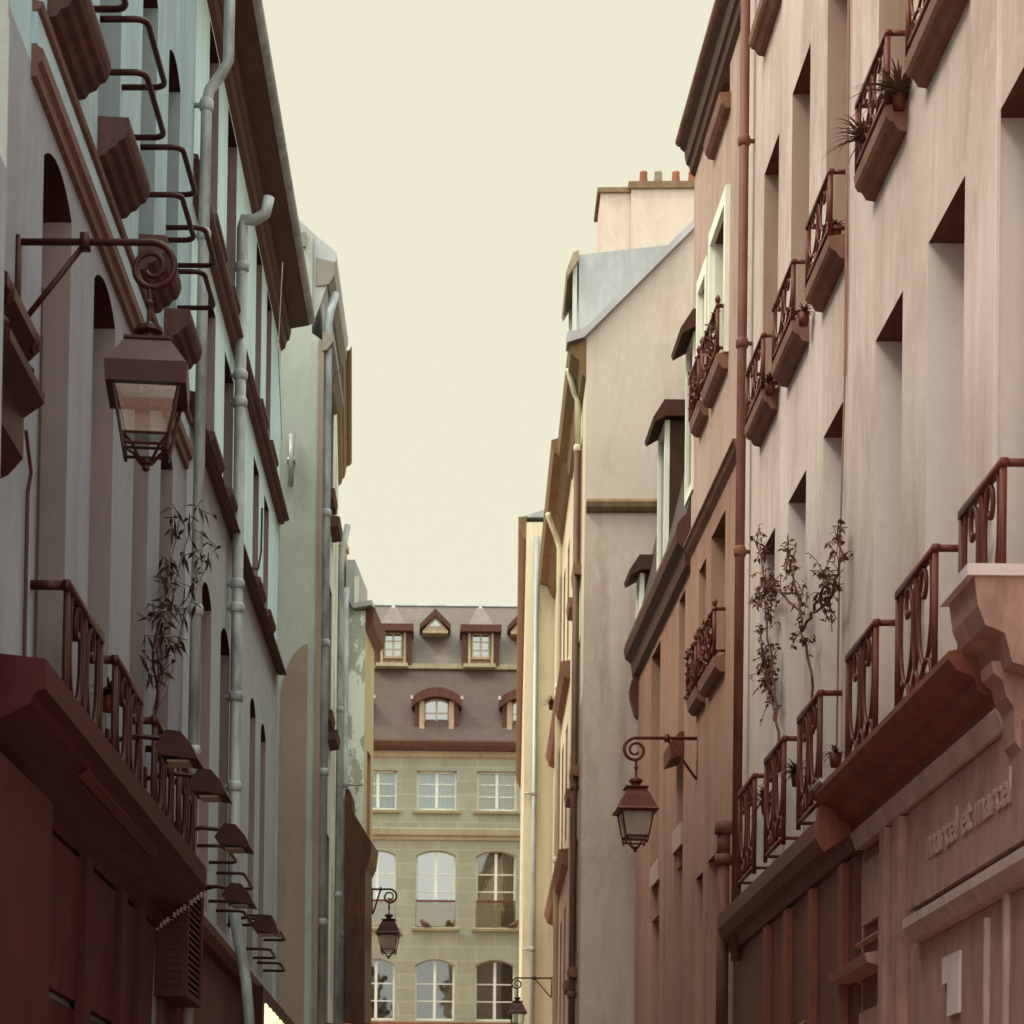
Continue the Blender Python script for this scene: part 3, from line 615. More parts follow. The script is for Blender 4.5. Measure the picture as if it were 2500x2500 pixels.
# pilasters, panels, windows
mb = MB(); sp = W5.s_(2225, 2150)
for x in (2.3, sp-.05, sp+.35): mb = MB(); mb.box(x, x+.16, 0, .1, .1, 4.29); W5.put(mb, 'pilaster', 'shop_r2', shop)
mb = MB(); mb.box(sp+.12, sp+.33, 0, .05, .1, 4.28); W5.put(mb, 'pilaster_field', 'shop_r2', shop)
a, b = W5.s_(2205, 2000), W5.s_(2100, 2000)
mb = MB(); mb.box(a+.05, sC-.1, 0.002, .03, .1, 4.29); W5.put(mb, 'back_panel', 'shop_r', shop)
mb = MB()
for x0, x1, z0, z1 in ((a+.45, a+1.0, 3.75, 4.18), (a+.4, a+1.05, 2.7, 3.15)): mb = MB(); mb.box(x0, x1, .03, .06, z0, z1); W5.put(mb, 'panel', 'shop_r2', shop)
mb = MB(); mb.prism([(.0, 3.38), (.16, 3.42), (.18, 3.48), (0, 3.52)], a+.3, a+1.6, 'x'); mb.prism([(.03, 3.62), (.07, 3.64), (.03, 3.67)], a+.3, a+1.2, 'x'); W5.put(mb, 'ledge', 'shop_r2', shop)
mb = MB(); mb.box(2.4, sp-.06, .0, .03, .1, 3.42)
W5.put(mb, 'door_panel', 'shop_r2', shop)
mb = MB(); s0, s1 = W5.s_(2455, 2400, .05), W5.s_(2404, 2400, .05); z0, z1 = W5.z_(2410, 2400, .05), W5.z_(2410, 2240, .05)
mb.box(s1-.03, s1, .03, .06, z0-.3, z1); mb.box(s0, s0+.04, .03, .06, z0-.6, z1+.1); mb.box(s0+.04, s1-.03, .03, .05, z0-.32, z0-.26)
W5.put(mb, 'window_frame', 'shop_r3', shop)
mb = MB(); s0, s1 = sorted((W5.s_(2310, 2330, .05), W5.s_(2340, 2330, .05))); z0, z1 = W5.z_(2330, 2475, .05), W5.z_(2330, 2325, .05)
mb.box(s0, s1-.03, .031, .05, z0, z1); mb.box(s1-.03, s1+.1, .031, .05, z1-.16, z1); sg = W5.put(mb, 'pale_notice', 'reveal_r', shop)
# lettering
def text_mesh(body):
    cu = bpy.data.curves.new('lettering', 'FONT'); cu.body = body; cu.size = .27; cu.extrude = .006; cu.offset = .004
    to = bpy.data.objects.new('lettering_curve', cu); col.objects.link(to); bpy.context.view_layer.update()
    me = bpy.data.meshes.new_from_object(to.evaluated_get(bpy.context.evaluated_depsgraph_get())); bpy.data.objects.remove(to); return me
words = ['marcel', 'et', 'marcel']; mes = [text_mesh(t) for t in words]
wds = [max(v.co.x for v in m_.vertices) for m_ in mes]; gap = .085; wd = sum(wds)+2*gap
sA_, sB_ = W5.s_(2264, 2020, .07), W5.s_(2466, 1950, .07); kx = abs(sA_-sB_)/wd; zb = W5.z_(2285, 2082, .07); off = 0
for m_, ww in zip(mes, wds):
    lo = bpy.data.objects.new('sign_word', m_); col.objects.link(lo); m_.materials.append(M['letter']); lo.parent = shop
    lo.matrix_local = Matrix(((-kx, 0, 0, sA_-kx*off), (0, 0, W5.flip, .068*W5.flip), (0, 1, 0, zb), (0, 0, 0, 1))); off += ww+gap
# second shop
mb = MB(); sD = E5
prof = [(0, 4.3), (.08, 4.32), (.10, 4.42), (.16, 4.45), (.2, 4.55), (.2, 4.68), (0, 4.74)]
mb.prism(prof, sC+.06, sD-.1, 'x'); mb.box(sC+.1, sD-.15, .004, .05, 0, 4.3)
s2 = W5.put(mb, 'second_shopfront', 'pipe_r')
mb = MB(); mb.prism([(.05, 3.3), (.42, 3.0), (.42, 2.85), (.40, 2.85), (.40, 2.98), (.05, 3.26)], sC+1.8, sD-.5, 'x'); W5.put(mb, 'awning', 'pipe_r', s2)
mb = MB()
for x in (sC+.3, sC+1.5, sC+2.6, sC+3.6): mb = MB(); mb.box(x, x+.18, .05, .1, 0, 4.28); W5.put(mb, 'pilaster', 'shop_r', s2)
mb = MB(); mb.prism([(0, 4.9), (.34, 4.62), (.36, 4.4), (.3, 4.3), (0, 4.5)], sC-.02, sC+.04, 'x'); W5.put(mb, 'cornice_end', 'shop_r', shop)
mb = MB(); mb.prism([(.02, 4.8), (.36, 4.745), (.38, 4.755), (.38, 4.775), (.02, 4.83)], sC-.25, sC+.05, 'x'); W5.put(mb, 'zinc_flashing', 'zinc', shop)

# ------------------------------------------------------------------ RIGHT: house with the white window frames
po = W5.o+W5.t*E5; W6 = Wall(po.x+.02, po.y+.02, -.0115, 'R')
W6.root('narrow_house', 'narrow brownish house with bright white window frames and floral balconies, right of the mansard dormers')
E6 = W6.s_(1693, 700)
c1 = tuple(sorted((W6.s_(1742, 800), W6.s_(1776, 800)))); c2 = tuple(sorted((W6.s_(1713, 800), W6.s_(1730, 800))))
zsA, zsB = W6.z_(1735, 1010), W6.z_(1762, 1660)
ht = W6.z_(1740, 612); hu = W6.z_(1740, 215); zw = W6.z_(1722, 465)
hl = W6.z_(1753, 1280)
ops = [(*c1, zsA+.2, ht, 0), (*c2, zsA+.2, ht-.15, 0), (*c1, zw+.2, hu, 0), (*c1, zsB+.25, hl, 0), (*c2, zsB+.25, hl-.1, 0), (*c1, 2.9, W6.z_(1755, 2075), 0), (*c2, 2.9, W6.z_(1714, 2130), 0)]
mb = MB(); wall_mesh(mb, 0, E6, 0, 13.9, ops, 'pink2', 'reveal_b', .3, [(W6.z_(1800, 1100), 'brown_w')], 'head_shade_r'); shell(mb, 0, E6, 0, 13.9, 'pink2'); W6.put(mb, 'wall')
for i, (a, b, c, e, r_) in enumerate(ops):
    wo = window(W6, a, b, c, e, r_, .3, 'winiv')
    if i < 2:
        f = MB(); f.box(a-.1, a, 0, .05, c, e+.16); f.box(b, b+.1, 0, .05, c, e+.16); f.box(a, b, 0, .05, e, e+.16); f.box(b-.045, b-.004, -.2, 0, c, e); W6.put(f, 'white_surround', 'winiv', wo)
for zz, cs in ((zsA, (c1, c2)), (zsB, (c1, c2)), (zw, (c1,))):
    for a, b in cs:
        mb = MB(); mb.prism([(0, zz+.03), (.06, zz+.04), (.10, zz+.09), (.12, zz+.19), (0, zz+.2)], a-.08, b+.08, 'x'); q = W6.put(mb, 'balcony', 'mould_r')
        if zz != zw:
            scroll_railing(W6, a-.06, b+.06, .11, zz+.2, zz+.70, 'iron_r', q, 1.2)
            mb = MB()
            for x in (a-.06, b+.06): mb.lathe(x, .11, [(.0, zz+.69), (.025, zz+.72), (.03, zz+.75), (.015, zz+.78), (0, zz+.8)], 8)
            rnd = random.Random(int(a*1000)+int(zz*10))
            for k in range(150):
                x = rnd.uniform(a-.06, b+.06); y = rnd.uniform(.08, .14); z = zz+.22+rnd.random()**1.3*.5
                t = Vector((rnd.uniform(-1, 1), rnd.uniform(-1, 1), rnd.uniform(-1, 1))).normalized()*.045; u = Vector((rnd.uniform(-1, 1), rnd.uniform(-1, 1), rnd.uniform(-1, 1))).normalized()*.02; p = Vector((x, y, z))
                mb.poly([p-t, p+u, p+t, p-u])
            W6.put(mb, 'ironwork_foliage', 'iron_r', q)
zs0, zs1 = W6.z_(1800, 1112), W6.z_(1800, 1066, .06)
mb = MB(); mb.prism([(0, zs0-.06), (.05, zs0), (.09, zs0+.08), (.09, zs1), (0, zs1+.02)], .1, E6, 'x'); W6.put(mb, 'string_course', 'mould_r')
eave(W6, 0, E6-.02, W6.z_(1688, 318, .1), .17, 6.8, 'soffit', 'mould_r', 2.6, 'slate', .06)

# ------------------------------------------------------------------ RIGHT: low house with steep slate mansard
po = W6.o+W6.t*E6; W7 = Wall(po.x+.02, po.y+.02, -.0115, 'R')
W7.root('mansard_house', 'low house with steep slate mansard, dark gutter and narrow dormers above the right lantern')
E7 = W7.s_(1557, 1750)
z7 = W7.z_(1562, 1588)
lo_c = tuple(sorted((W7.s_(1592, 2200), W7.s_(1610, 2200)))); lo_c2 = tuple(sorted((W7.s_(1645, 2200), W7.s_(1665, 2200))))
up_c = tuple(sorted((W7.s_(1589, 1750), W7.s_(1611, 1750)))); up_c2 = tuple(sorted((W7.s_(1655, 1750), W7.s_(1670, 1750))))
hu1, hu2 = W7.z_(1589, 1610), W7.z_(1655, 1475)
ops = [(*up_c, 5.6, min(hu1, z7-.25), 0), (*up_c2, 5.9, min(hu2, z7-.2), 0), (*lo_c, 1.0, W7.z_(1592, 2165), 0), (*lo_c2, 1.0, W7.z_(1645, 2085), 0)]
mb = MB(); wall_mesh(mb, 0, E7, 0, z7, ops, 'brown_w', 'reveal_b', .3, (), 'head_shade_r'); shell(mb, 0, E7, 0, z7, 'pink2'); W7.put(mb, 'wall')
for o_ in ops:
    wo = window(W7, *o_, .3, 'winwhite')
for c_, v in ((lo_c, 2120), (lo_c2, 2040)):
    a, b = c_; z = W7.z_(1600, 2160) if c_ is lo_c else W7.z_(1650, 2082)
    mb = MB(); mb.box(a-.02, b+.02, .003, .03, z, z+.26); W7.put(mb, 'lintel', 'reveal_u')
mb = MB(); mb.prism([(0, z7-.35), (.07, z7-.3), (.09, z7-.12), (.17, z7-.05), (.19, z7+.06), (.17, z7+.16), (.1, z7+.26), (0, z7+.3)], .02, E7+.12, 'x'); W7.put(mb, 'gutter', 'soffit')
mb = MB(); mb.prism([(0, z7-.9), (.04, z7-.85), (.11, z7-.62), (.12, z7-.5), (.08, z7-.35), (0, z7-.3)], E7-.1, E7+.1, 'x'); W7.put(mb, 'corbel', 'soffit')
dm = .85; zm = z7+.25+4.2
mb = MB(); mb.prism([(.08, z7+.22), (-dm, zm), (-3.5, zm+.9), (-6.8, zm), (-6.8, z7)], .05, E7, 'x'); W7.put(mb, 'roof', 'slate')
def dormer7(u0, vt, vb, ul, cheek):
    # front face stands at d, near edge of the front at pixel u0, top vt, foot vb
    d = .04; s1 = W7.s_(u0, (vt+vb)/2, d); zt = W7.z_(u0, vt, d); zb_ = W7.z_(u0, vb, d); s2 = W7.s_(ul, (vt+vb)/2, d)
    a, b = sorted((s1, s2)); 
    mb = MB(); mb.mat('wood_b').box(a, b, -cheek, d-.06, zb_, zt)
    o = W7.put(mb, 'dormer')
    mb = MB(); mb.mat('winiv').box(a, a+.06, d-.06, d, zb_, zt); mb.box(b-.06, b, d-.06, d, zb_, zt); mb.box(a+.06, b-.06, d-.06, d, zt-.08, zt); mb.box(a+.06, b-.06, d-.06, d-.0, zb_, zb_+.1); W7.put(mb, 'frame', None, o)
    mb = MB(); mb.poly([(a+.06, d-.04, zb_), (b-.06, d-.04, zb_), (b-.06, d-.04, zt), (a+.06, d-.04, zt)]); W7.put(mb, 'pane', 'pane', o)
    mb = MB(); h = .16; mb.prism([(d+.14, zt-.06), (d+.16, zt), (d+.02, zt+.22), (-cheek, zt+.22), (-cheek, zt+.02), (d, zt+.02)], a-.1, b+.1, 'x'); W7.put(mb, 'dormer_roof', 'wood_b', o)
dormer7(1622, 1030, 1370, 1605, .7); dormer7(1691, 815, 1190, 1673, .9); dormer7(1562, 1400, 1520, 1553, .5)
mb = MB(); mb.prism([(.0, 7.15), (.16, 7.1), (.16, 7.3), (.05, 7.42), (0, 7.42)], up_c2[0]-.05, up_c2[1]+.05, 'x'); W7.put(mb, 'flower_box', 'iron_r')

# ------------------------------------------------------------------ RIGHT: tall gable house with chimney
W8 = Wall(2.54, 31.0, .034, 'R')
W8.root('gable_house', 'tall house with a plain rosy beige gable, zinc coping and a broad chimney stack')
E8 = 4.2; sd_ = W8.side_at
pts = [sd_(1410, 830), sd_(1426, 825), sd_(1693, 560)]
slope = (pts[2][1]-pts[1][1])/(pts[2][0]-pts[1][0]); dk = -6.6; zk = pts[1][1]+slope*(dk-pts[1][0])
ops = [(.9, 1.5, z, z+1.9, 0) for z in (5.4, 8.3, 11.2)]+[(2.6, 3.2, z, z+1.9, 0) for z in (5.4, 8.3, 11.2)]
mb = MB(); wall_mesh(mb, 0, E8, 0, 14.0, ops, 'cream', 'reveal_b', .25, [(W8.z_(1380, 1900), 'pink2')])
zg_ = sd_(1500, 1240)[1]; mb.mat('rosy').poly([(0, 0, zg_), (0, 0, pts[0][1]), (0, pts[1][0], pts[1][1]), (0, dk, zk), (0, dk, zg_)]); zq_ = sd_(1500, 2640)[1]; mb.mat('rosy_st').poly([(0, 0, zq_), (0, 0, zg_), (0, dk, zg_), (0, dk, zq_)]); mb.mat('base_b').poly([(0, 0, 0), (0, 0, zq_), (0, dk, zq_), (0, dk, 0)])
mb.poly([(E8, 0, 0), (E8, 0, 14), (E8, dk, zk), (E8, dk, 0)]); W8.put(mb, 'wall')
for o_ in ops:
    window(W8, *o_, .25); a, b, c = o_[:3]; mb = MB(); mb.prism([(0, c-.16), (.1, c-.14), (.12, c), (0, c)], a-.08, b+.08, 'x'); W8.put(mb, 'sill', 'mould_r')
th = .15
mb = MB(); mb.prism([(.28, 14.02), (pts[1][0], pts[1][1]-.02), (dk, zk), (dk, zk+th), (pts[1][0]-.02, pts[1][1]+th*.8), (.28, 14.15)], -.09, .25, 'x'); W8.put(mb, 'coping', 'zinc2')
mb = MB(); mb.prism([(pts[1][0], pts[1][1]-.05), (dk, zk-.05), (dk, zk+.1), (pts[1][0], pts[1][1]+.1)], .26, E8, 'x'); W8.put(mb, 'roof', 'zinc')
ev = MB(); ev.prism([(0, 13.55), (.06, 13.6), (.10, 13.8), (.22, 13.9), (.25, 14.08), (0, 14.1)], .0, E8, 'x'); W8.put(ev, 'eave', 'soffit2')
# zinc dormer behind coping
mb = MB(); P = [sd_(1415, 812, .5), sd_(1413, 622, .5), sd_(1640, 597, .5), sd_(1560, 700, .5)]
mb.prism([P[0], P[1], P[2], (P[2][0], P[0][1])], .5, 1.9, 'x'); dr = W8.put(mb, 'dormer', 'zinc')
mb = MB()
d0 = P[1][0]; zt = P[1][1]; mb.mat('wood_t').prism([(d0, zt+.02), (d0, zt-.10), (d0+.16, zt-.34), (d0+.18, zt-.28), (d0+.08, zt)], .4, 2.0, 'x'); W8.put(mb, 'dormer_hood', None, dr)
mb = MB(); mb.box(.5, .56, d0+.02, d0+.08, P[0][1], zt-.12); mb.box(1.84, 1.9, d0+.02, d0+.08, P[0][1], zt-.12); mb.box(.56, 1.84, d0+.02, d0+.08, P[0][1], P[0][1]+.1); W8.put(mb, 'frame', 'winwhite', dr)
# chimney
sc_ = 2.2; a0, z0 = sd_(1458, 640, sc_); a1, z1 = sd_(1540, 462, sc_); zc = sd_(1620, 450, sc_)[1]
mb = MB(); mb.mat('rosy').box(sc_, sc_+.9, a1, sd_(1466, 500, sc_)[0], 13.5, z1-.06); mb.box(sc_-.06, sc_+.9, -7.2, a1-.002, 13.5, zc-.1)
mb.mat('cap').box(sc_-.05, sc_+.95, a1, sd_(1463, 500, sc_)[0]+.03, z1-.06, z1+.01); mb.box(sc_-.11, sc_+.95, -7.3, a1+.04, zc-.1, zc)
ch = W8.put(mb, 'chimney')
for u, m_ in ((1571, 'pot'), (1607, 'pot2'), (1650, 'pot'), (1690, 'pot')):
    d = sd_(u, 430, sc_+.3)[0]; zt = sd_(u, 421, sc_+.3)[1]; mb = MB(); mb.lathe(sc_+.3, d, [(.06, zc-.02), (.075, zc+.01), (.055, zt-.03), (.06, zt-.02), (.06, zt), (.04, zt), (.04, zt-.1)], 12); W8.put(mb, 'chimney_pot', m_, ch, True)
mb = MB()
for u in (1592, 1630, 1669): d = sd_(u, 430, sc_+.3)[0]; mb.lathe(sc_+.3, d, [(.07, zc-.02), (.07, zc+.02), (.04, zc+.05), (0, zc+.055)], 10)
W8.put(mb, 'pot_stub', 'pot', ch, True)
# gutter band across the gable
z0, z1 = sd_(1500, 1252)[1], sd_(1500, 1226)[1]
mb = MB(); mb.prism([(0, z0), (-.05, z0+.01), (-.09, z0+.06), (-.10, z1-.02), (-.03, z1+.03), (0, z1+.05)], 0, 1, 'x')
mb.v = [(y, (-.02 if x == 0 else -3.5), z) for x, y, z in mb.v]; W8.put(mb, 'gutter_band', 'cap')
pipe(W8, .95, W8.z_(1372, 1400, .05), 13.6, .07, .045, 'cream', [12.9], [(.95, .12, 13.7), (.7, .22, 13.95)]); pipe(W8, .95, .3, W8.z_(1372, 1395, .05), .07, .05, 'pipe_b', [8, 5])
mb = MB(); mb.mat('shop_r').box(.3, E8, .004, .1, 0, 3.4); W8.put(mb, 'shop_wall')

W9 = Wall(2.54+.034*4.25, 35.25, .034, 'R')
W9.root('cream_house', 'sunlit cream house with a long brown gutter beyond the rosy gable')
E9 = 7.2
ops = [(a, a+.7, z, z+1.9, 0) for a in (.8, 2.4, 4.0, 5.6) for z in (5.0, 8.0, 11.0)]
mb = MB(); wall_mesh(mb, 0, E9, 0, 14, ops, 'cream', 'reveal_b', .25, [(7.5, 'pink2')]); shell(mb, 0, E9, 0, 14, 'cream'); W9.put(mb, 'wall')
for o_ in ops: window(W9, *o_, .25)
ev = MB(); ev.prism([(0, 13.7), (.06, 13.75), (.16, 13.95), (.30, 14.0), (.34, 14.2), (0, 14.3)], .0, E9, 'x'); W9.put(ev, 'eave', 'soffit2')
mb = MB(); mb.prism([(.3, 14.2), (-3.4, 16), (-6.8, 14.2)], .0, E9, 'x'); W9.put(mb, 'roof', 'slate_up')
for z in (10.4, 7.4, 4.4): mb = MB(); mb.prism([(0, z), (.1, z+.05), (.16, z+.2), (.16, z+.28), (0, z+.3)], .02, E9-.3, 'x'); W9.put(mb, 'string_course', 'mould_r')
pipe(W9, 3.0, .3, 13.4, .08, .05, 'cream', [11, 8, 5], [(3.0, .14, 13.6), (2.7, .3, 13.9)])

W10 = Wall(2.37, 42.6, .052, 'R')
W10.root('cream_house', 'bright pale yellow house ending the right side, beside the limestone building')
E10 = 24; z10 = W10.side_at(1268, 1275)[1]
ops = [(a, a+.9, z, z+1.9, 0) for a in (2, 5, 8, 11, 14) for z in (5, 8.2, 11.4)]
mb = MB(); wall_mesh(mb, 0, E10, 0, z10, ops, 'cream', 'reveal_b', .2); shell(mb, 0, E10, 0, z10, 'cream'); W10.put(mb, 'wall')
for o_ in ops: window(W10, *o_, .2)
ev = MB(); ev.prism([(0, z10-.35), (.05, z10-.3), (.14, z10-.1), (.16, z10+.1), (0, z10+.12)], .0, E10, 'x'); W10.put(ev, 'eave', 'soffit2')
mb = MB(); mb.prism([(.1, z10+.1), (-3.2, z10+1.2), (-6.8, z10)], .0, E10, 'x'); W10.put(mb, 'roof', 'zinc')
pipe(W10, -.06, .3, z10-.3, -.2, .05, 'zinc', [10, 7])

# ------------------------------------------------------------------ END of the street: limestone building with mansard
WE = Wall(0, 72, 0, 'F'); WE.root('mansard_building', 'limestone building with brown slate mansard closing the end of the street')
at = WE.at
x0, x1 = -9, 12
def X(u, v=2000): return at(u, v)[0]
def Zc(v, u=1065): return at(u, v)[1]
wc = [(X(u0), X(u1)) for u0, u1 in ((876, 968), (1017, 1114), (1164, 1261))]
pitch = wc[2][0]-wc[1][0]; wc = [(wc[0][0]-pitch, wc[0][1]-pitch)]+wc+[(wc[2][0]+pitch*k, wc[2][1]+pitch*k) for k in (1, 2)]
rows = [(Zc(1978), Zc(1882), 0), (Zc(2265), Zc(2076), .17), (Zc(2492), Zc(2342), .2), (1.0, Zc(2600), .2)]
ops = [(a, b, r0, r1, rise) for a, b in wc for r0, r1, rise in rows]
zc = Zc(1848)
mb = MB(); wall_mesh(mb, x0, x1, 0, zc, ops, 'ashlar', 'ledge', .22); shell(mb, x0, x1, 0, zc, 'ashlar', 9); WE.put(mb, 'wall')
def french(a, b, c, e, rise, rows_, room_m, glass_m, cur=None):
    o = window(WE, a, b, c, e, rise, .22, 'winwhite', rows_, glass_m)
    if cur:
        f = MB(); n = 40
        f.mat(cur); zz = [c+.05, e-.05]
        P = [(a+.04+(b-a-.08)*i/n, -.36+.03*math.sin(i*1.9)+.015*math.sin(i*4.1)) for i in range(n+1)]
        for (p, q) in zip(P, P[1:]): f.poly([(*p, zz[0]), (*q, zz[0]), (*q, zz[1]), (*p, zz[1])])
        WE.put(f, 'curtain', None, o, True)
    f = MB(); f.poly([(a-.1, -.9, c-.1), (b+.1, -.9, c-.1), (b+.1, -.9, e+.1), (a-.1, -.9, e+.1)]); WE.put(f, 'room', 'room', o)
for i, (a, b) in enumerate(wc):
    for j, (r0, r1, rise) in enumerate(rows):
        cur = {0: ('netcurtain', 'netcurtain', 'curtain'), 1: (None, None, 'browncurtain'), 2: (None, None, None), 3: (None,)*3}[j][min(max(i-1, 0), 2)]
        gl = 'skyglass' if (j == 1 and i in (1, 2)) else ('clear2' if j == 2 and i >= 3 else 'clear')
        french(a, b, r0, r1, rise, {0: 3, 1: 4, 2: 3, 3: 3}[j], 'room', gl, cur)
        if j < 2:
            mb = MB(); mb.prism([(0, r0-.13), (.10, r0-.11), (.13, r0-.03), (0, r0+.01)], a-.12, b+.12, 'x'); WE.put(mb, 'sill', 'ledge')
        if j == 1:
            zg = Zc(2199); mb = MB(); mb.mat('guard').box(a+.02, b-.02, -.06, -.05, r0+.06, zg-.03); mb.mat('iron_r').box(a, b, -.08, -.03, zg-.03, zg+.03); WE.put(mb, 'window_guard')
zs0, zs1 = Zc(2051), Zc(2026)
mb = MB(); mb.prism([(0, zs0-.03), (.06, zs0), (.08, zs0+.1), (.16, zs0+.14), (.2, zs1), (0, zs1+.06)], x0, x1, 'x'); WE.put(mb, 'string_course', 'ledge')
mb = MB(); z = Zc(2497); mb.prism([(0, z-.2), (.15, z-.15), (.2, z), (0, z+.04)], x0, x1, 'x'); WE.put(mb, 'lower_ledge', 'mould_r')
mb = MB(); mb.prism([(0, zc-.06), (.08, zc), (.12, zc+.08), (.22, zc+.14), (0, zc+.14)], x0, x1, 'x'); WE.put(mb, 'cornice', 'ledge')
mb = MB(); g0 = zc+.14; mb.prism([(0, g0), (.26, g0+.02), (.32, g0+.18), (.34, g0+.3), (.28, g0+.36), (0, g0+.36)], x0, x1, 'x'); WE.put(mb, 'gutter', 'wood_b')
zr0, zr1, zr2 = g0+.3, Zc(1634), Zc(1478)
dl, du = -1.15, -2.4
# perspective: the roof lies further back, so lift heights accordingly
zr1 = 1.6+(zr1-1.6)*(72-dl)/72; zr2 = 1.6+(zr2-1.6)*(72-du)/72
mb = MB(); mb.prism([(.15, zr0), (dl, zr1), (-6, zr1), (-6, zr0)], x0, x1, 'x'); WE.put(mb, 'lower_roof', 'slate')
mb = MB(); mb.prism([(dl+.1, zr1), (dl+.12, zr1+.16), (dl-.1, zr1+.2), (dl-.1, zr1)], x0, x1, 'x'); WE.put(mb, 'roof_roll', 'ledge')
mb = MB(); mb.prism([(dl-.05, zr1+.16), (du, zr2), (-6, zr2-.4), (-6, zr1)], x0, x1, 'x'); WE.put(mb, 'upper_roof', 'slate_up')
mb = MB(); mb.prism([(du+.06, zr2-.03), (du+.04, zr2+.05), (du-.1, zr2+.05), (du-.1, zr2)], x0, x1, 'x'); WE.put(mb, 'ridge', 'zinc')
def quadwin(o, xa, xb, z0, z1, d, cols_, rows_, rise=0, fm='winwhite'):
    f = MB(); fw = .045
    f.box(xa, xa+fw, d-.05, d, z0, z1-rise); f.box(xb-fw, xb, d-.05, d, z0, z1-rise); f.box(xa+fw, xb-fw, d-.05, d, z0, z0+.06)
    A = arc(xa, xb, z1-rise, rise); B = arc(xa, xb, z1-rise-.05, rise)
    for (p, q), (g, h) in zip(zip(A, A[1:]), zip(B, B[1:])): f.poly([(p[0], d, p[1]), (q[0], d, q[1]), (h[0], d, h[1]), (g[0], d, g[1])])
    for i in range(1, cols_): x = xa+(xb-xa)*i/cols_; f.box(x-.03, x+.03, d-.05, d-.002, z0+.06, z1-.05)
    for i in range(1, rows_): z = z0+(z1-rise-z0)*i/rows_; f.box(xa+fw, xb-fw, d-.045, d-.01, z-.016, z+.016)
    w_ = WE.put(f, 'window', fm, o)
    p = MB(); p.poly([(xa, d-.03, z0), (xb, d-.03, z0)]+[(x, d-.03, z) for x, z in A[::-1]]); p.mat('netcurtain').poly([(xa, d-.10, z0), (xb, d-.10, z0), (xb, d-.10, z1), (xa, d-.10, z1)]) if False else None
    WE.put(p, 'pane', 'skyglass', o)
def up(v, d, u=1065): 
    return WE.at(u, v, d)[1]
def XX(u, v, d): return WE.at(u, v, d)[0]
for uc in (746, 960, 1174, 1388):     # square dormers with pyramid roofs
    d = -.95; k = lambda u, v: XX(uc+u, v, d)
    zb, zt = up(1622, d), up(1545, d)
    mb = MB(); xa, xb = k(-31, 1580), k(31, 1580)
    mb.mat('wood_t').box(xa, k(-25, 1580), -2.2, d, zb, zt); mb.box(k(25, 1580), xb, -2.2, d, zb, zt); mb.box(k(-25, 1580), k(25, 1580), -2.2, d-.16, zb, zt)
    mb.box(k(-25, 1580), k(25, 1580), d-.16, d, up(1608, d), up(1606, d)); mb.mat('ledge').box(k(-42, 1580), k(36, 1580), d-.1, d+.12, zb-.1, zb+.02)
    o = WE.put(mb, 'dormer')
    mb = MB(); mb.mat('wood_b'); ze = up(1524, d+.2); mb.box(k(-50, 1530), k(50, 1530), -2.4, d+.25, zt+.0, ze)
    mb.box(xa-.2, xa-.01, -2.2, d-.05, zb, zt-.01); mb.box(xb+.01, xb+.2, -2.2, d-.05, zb, zt-.01); WE.put(mb, 'dormer_eave', None, o)
    mb = MB(); mb.mat('slate_up').frustum((k(-30, 1500)+k(30, 1500))/2, -1.6, (k(50, 1500)-k(-50, 1500))/2-.25, ze+.01, .12, ze+.75, .7, .1); mb.mat('flag').frustum((k(-30, 1500)+k(30, 1500))/2, -1.6, .16, ze+.62, .01, ze+.86, .16, .01); WE.put(mb, 'dormer_roof', None, o)
    quadwin(o, k(-22, 1580), k(22, 1580), up(1607, d-.1), up(1546, d-.1), d-.08, 2, 3, 0, 'wood_t')
for uc in (849, 1063, 1278):          # small triangular vents
    d = -1.3; xc = XX(uc, 1510, d); h_ = XX(uc+38, 1530, d)-xc; zt, zb = up(1488, d), up(1534, d)
    mb = MB(); mb.mat('wood_b')
    for sg_ in (-1, 1): mb.prism([(xc, zt), (xc+sg_*h_, zb+.1), (xc+sg_*(h_-.02), zb-.06), (xc, zt-.24)], -2.4, d+.14, 'y')
    o = WE.put(mb, 'roof_vent')
    mb = MB(); mb.mat('wood_t').prism([(xc, zt-.22), (xc+h_-.08, zb-.1), (xc-h_+.08, zb-.1)], -2.3, d, 'y'); mb.box(xc-h_+.1, xc+h_-.1, -2.2, d+.1, zb-.18, zb-.1); WE.put(mb, 'vent_face', None, o)
    mb = MB(); mb.prism([(xc, zt-.36), (xc+.2, zb+.07), (xc-.2, zb+.07)], d+.001, d+.012, 'y'); WE.put(mb, 'pane', 'skyglass', o)
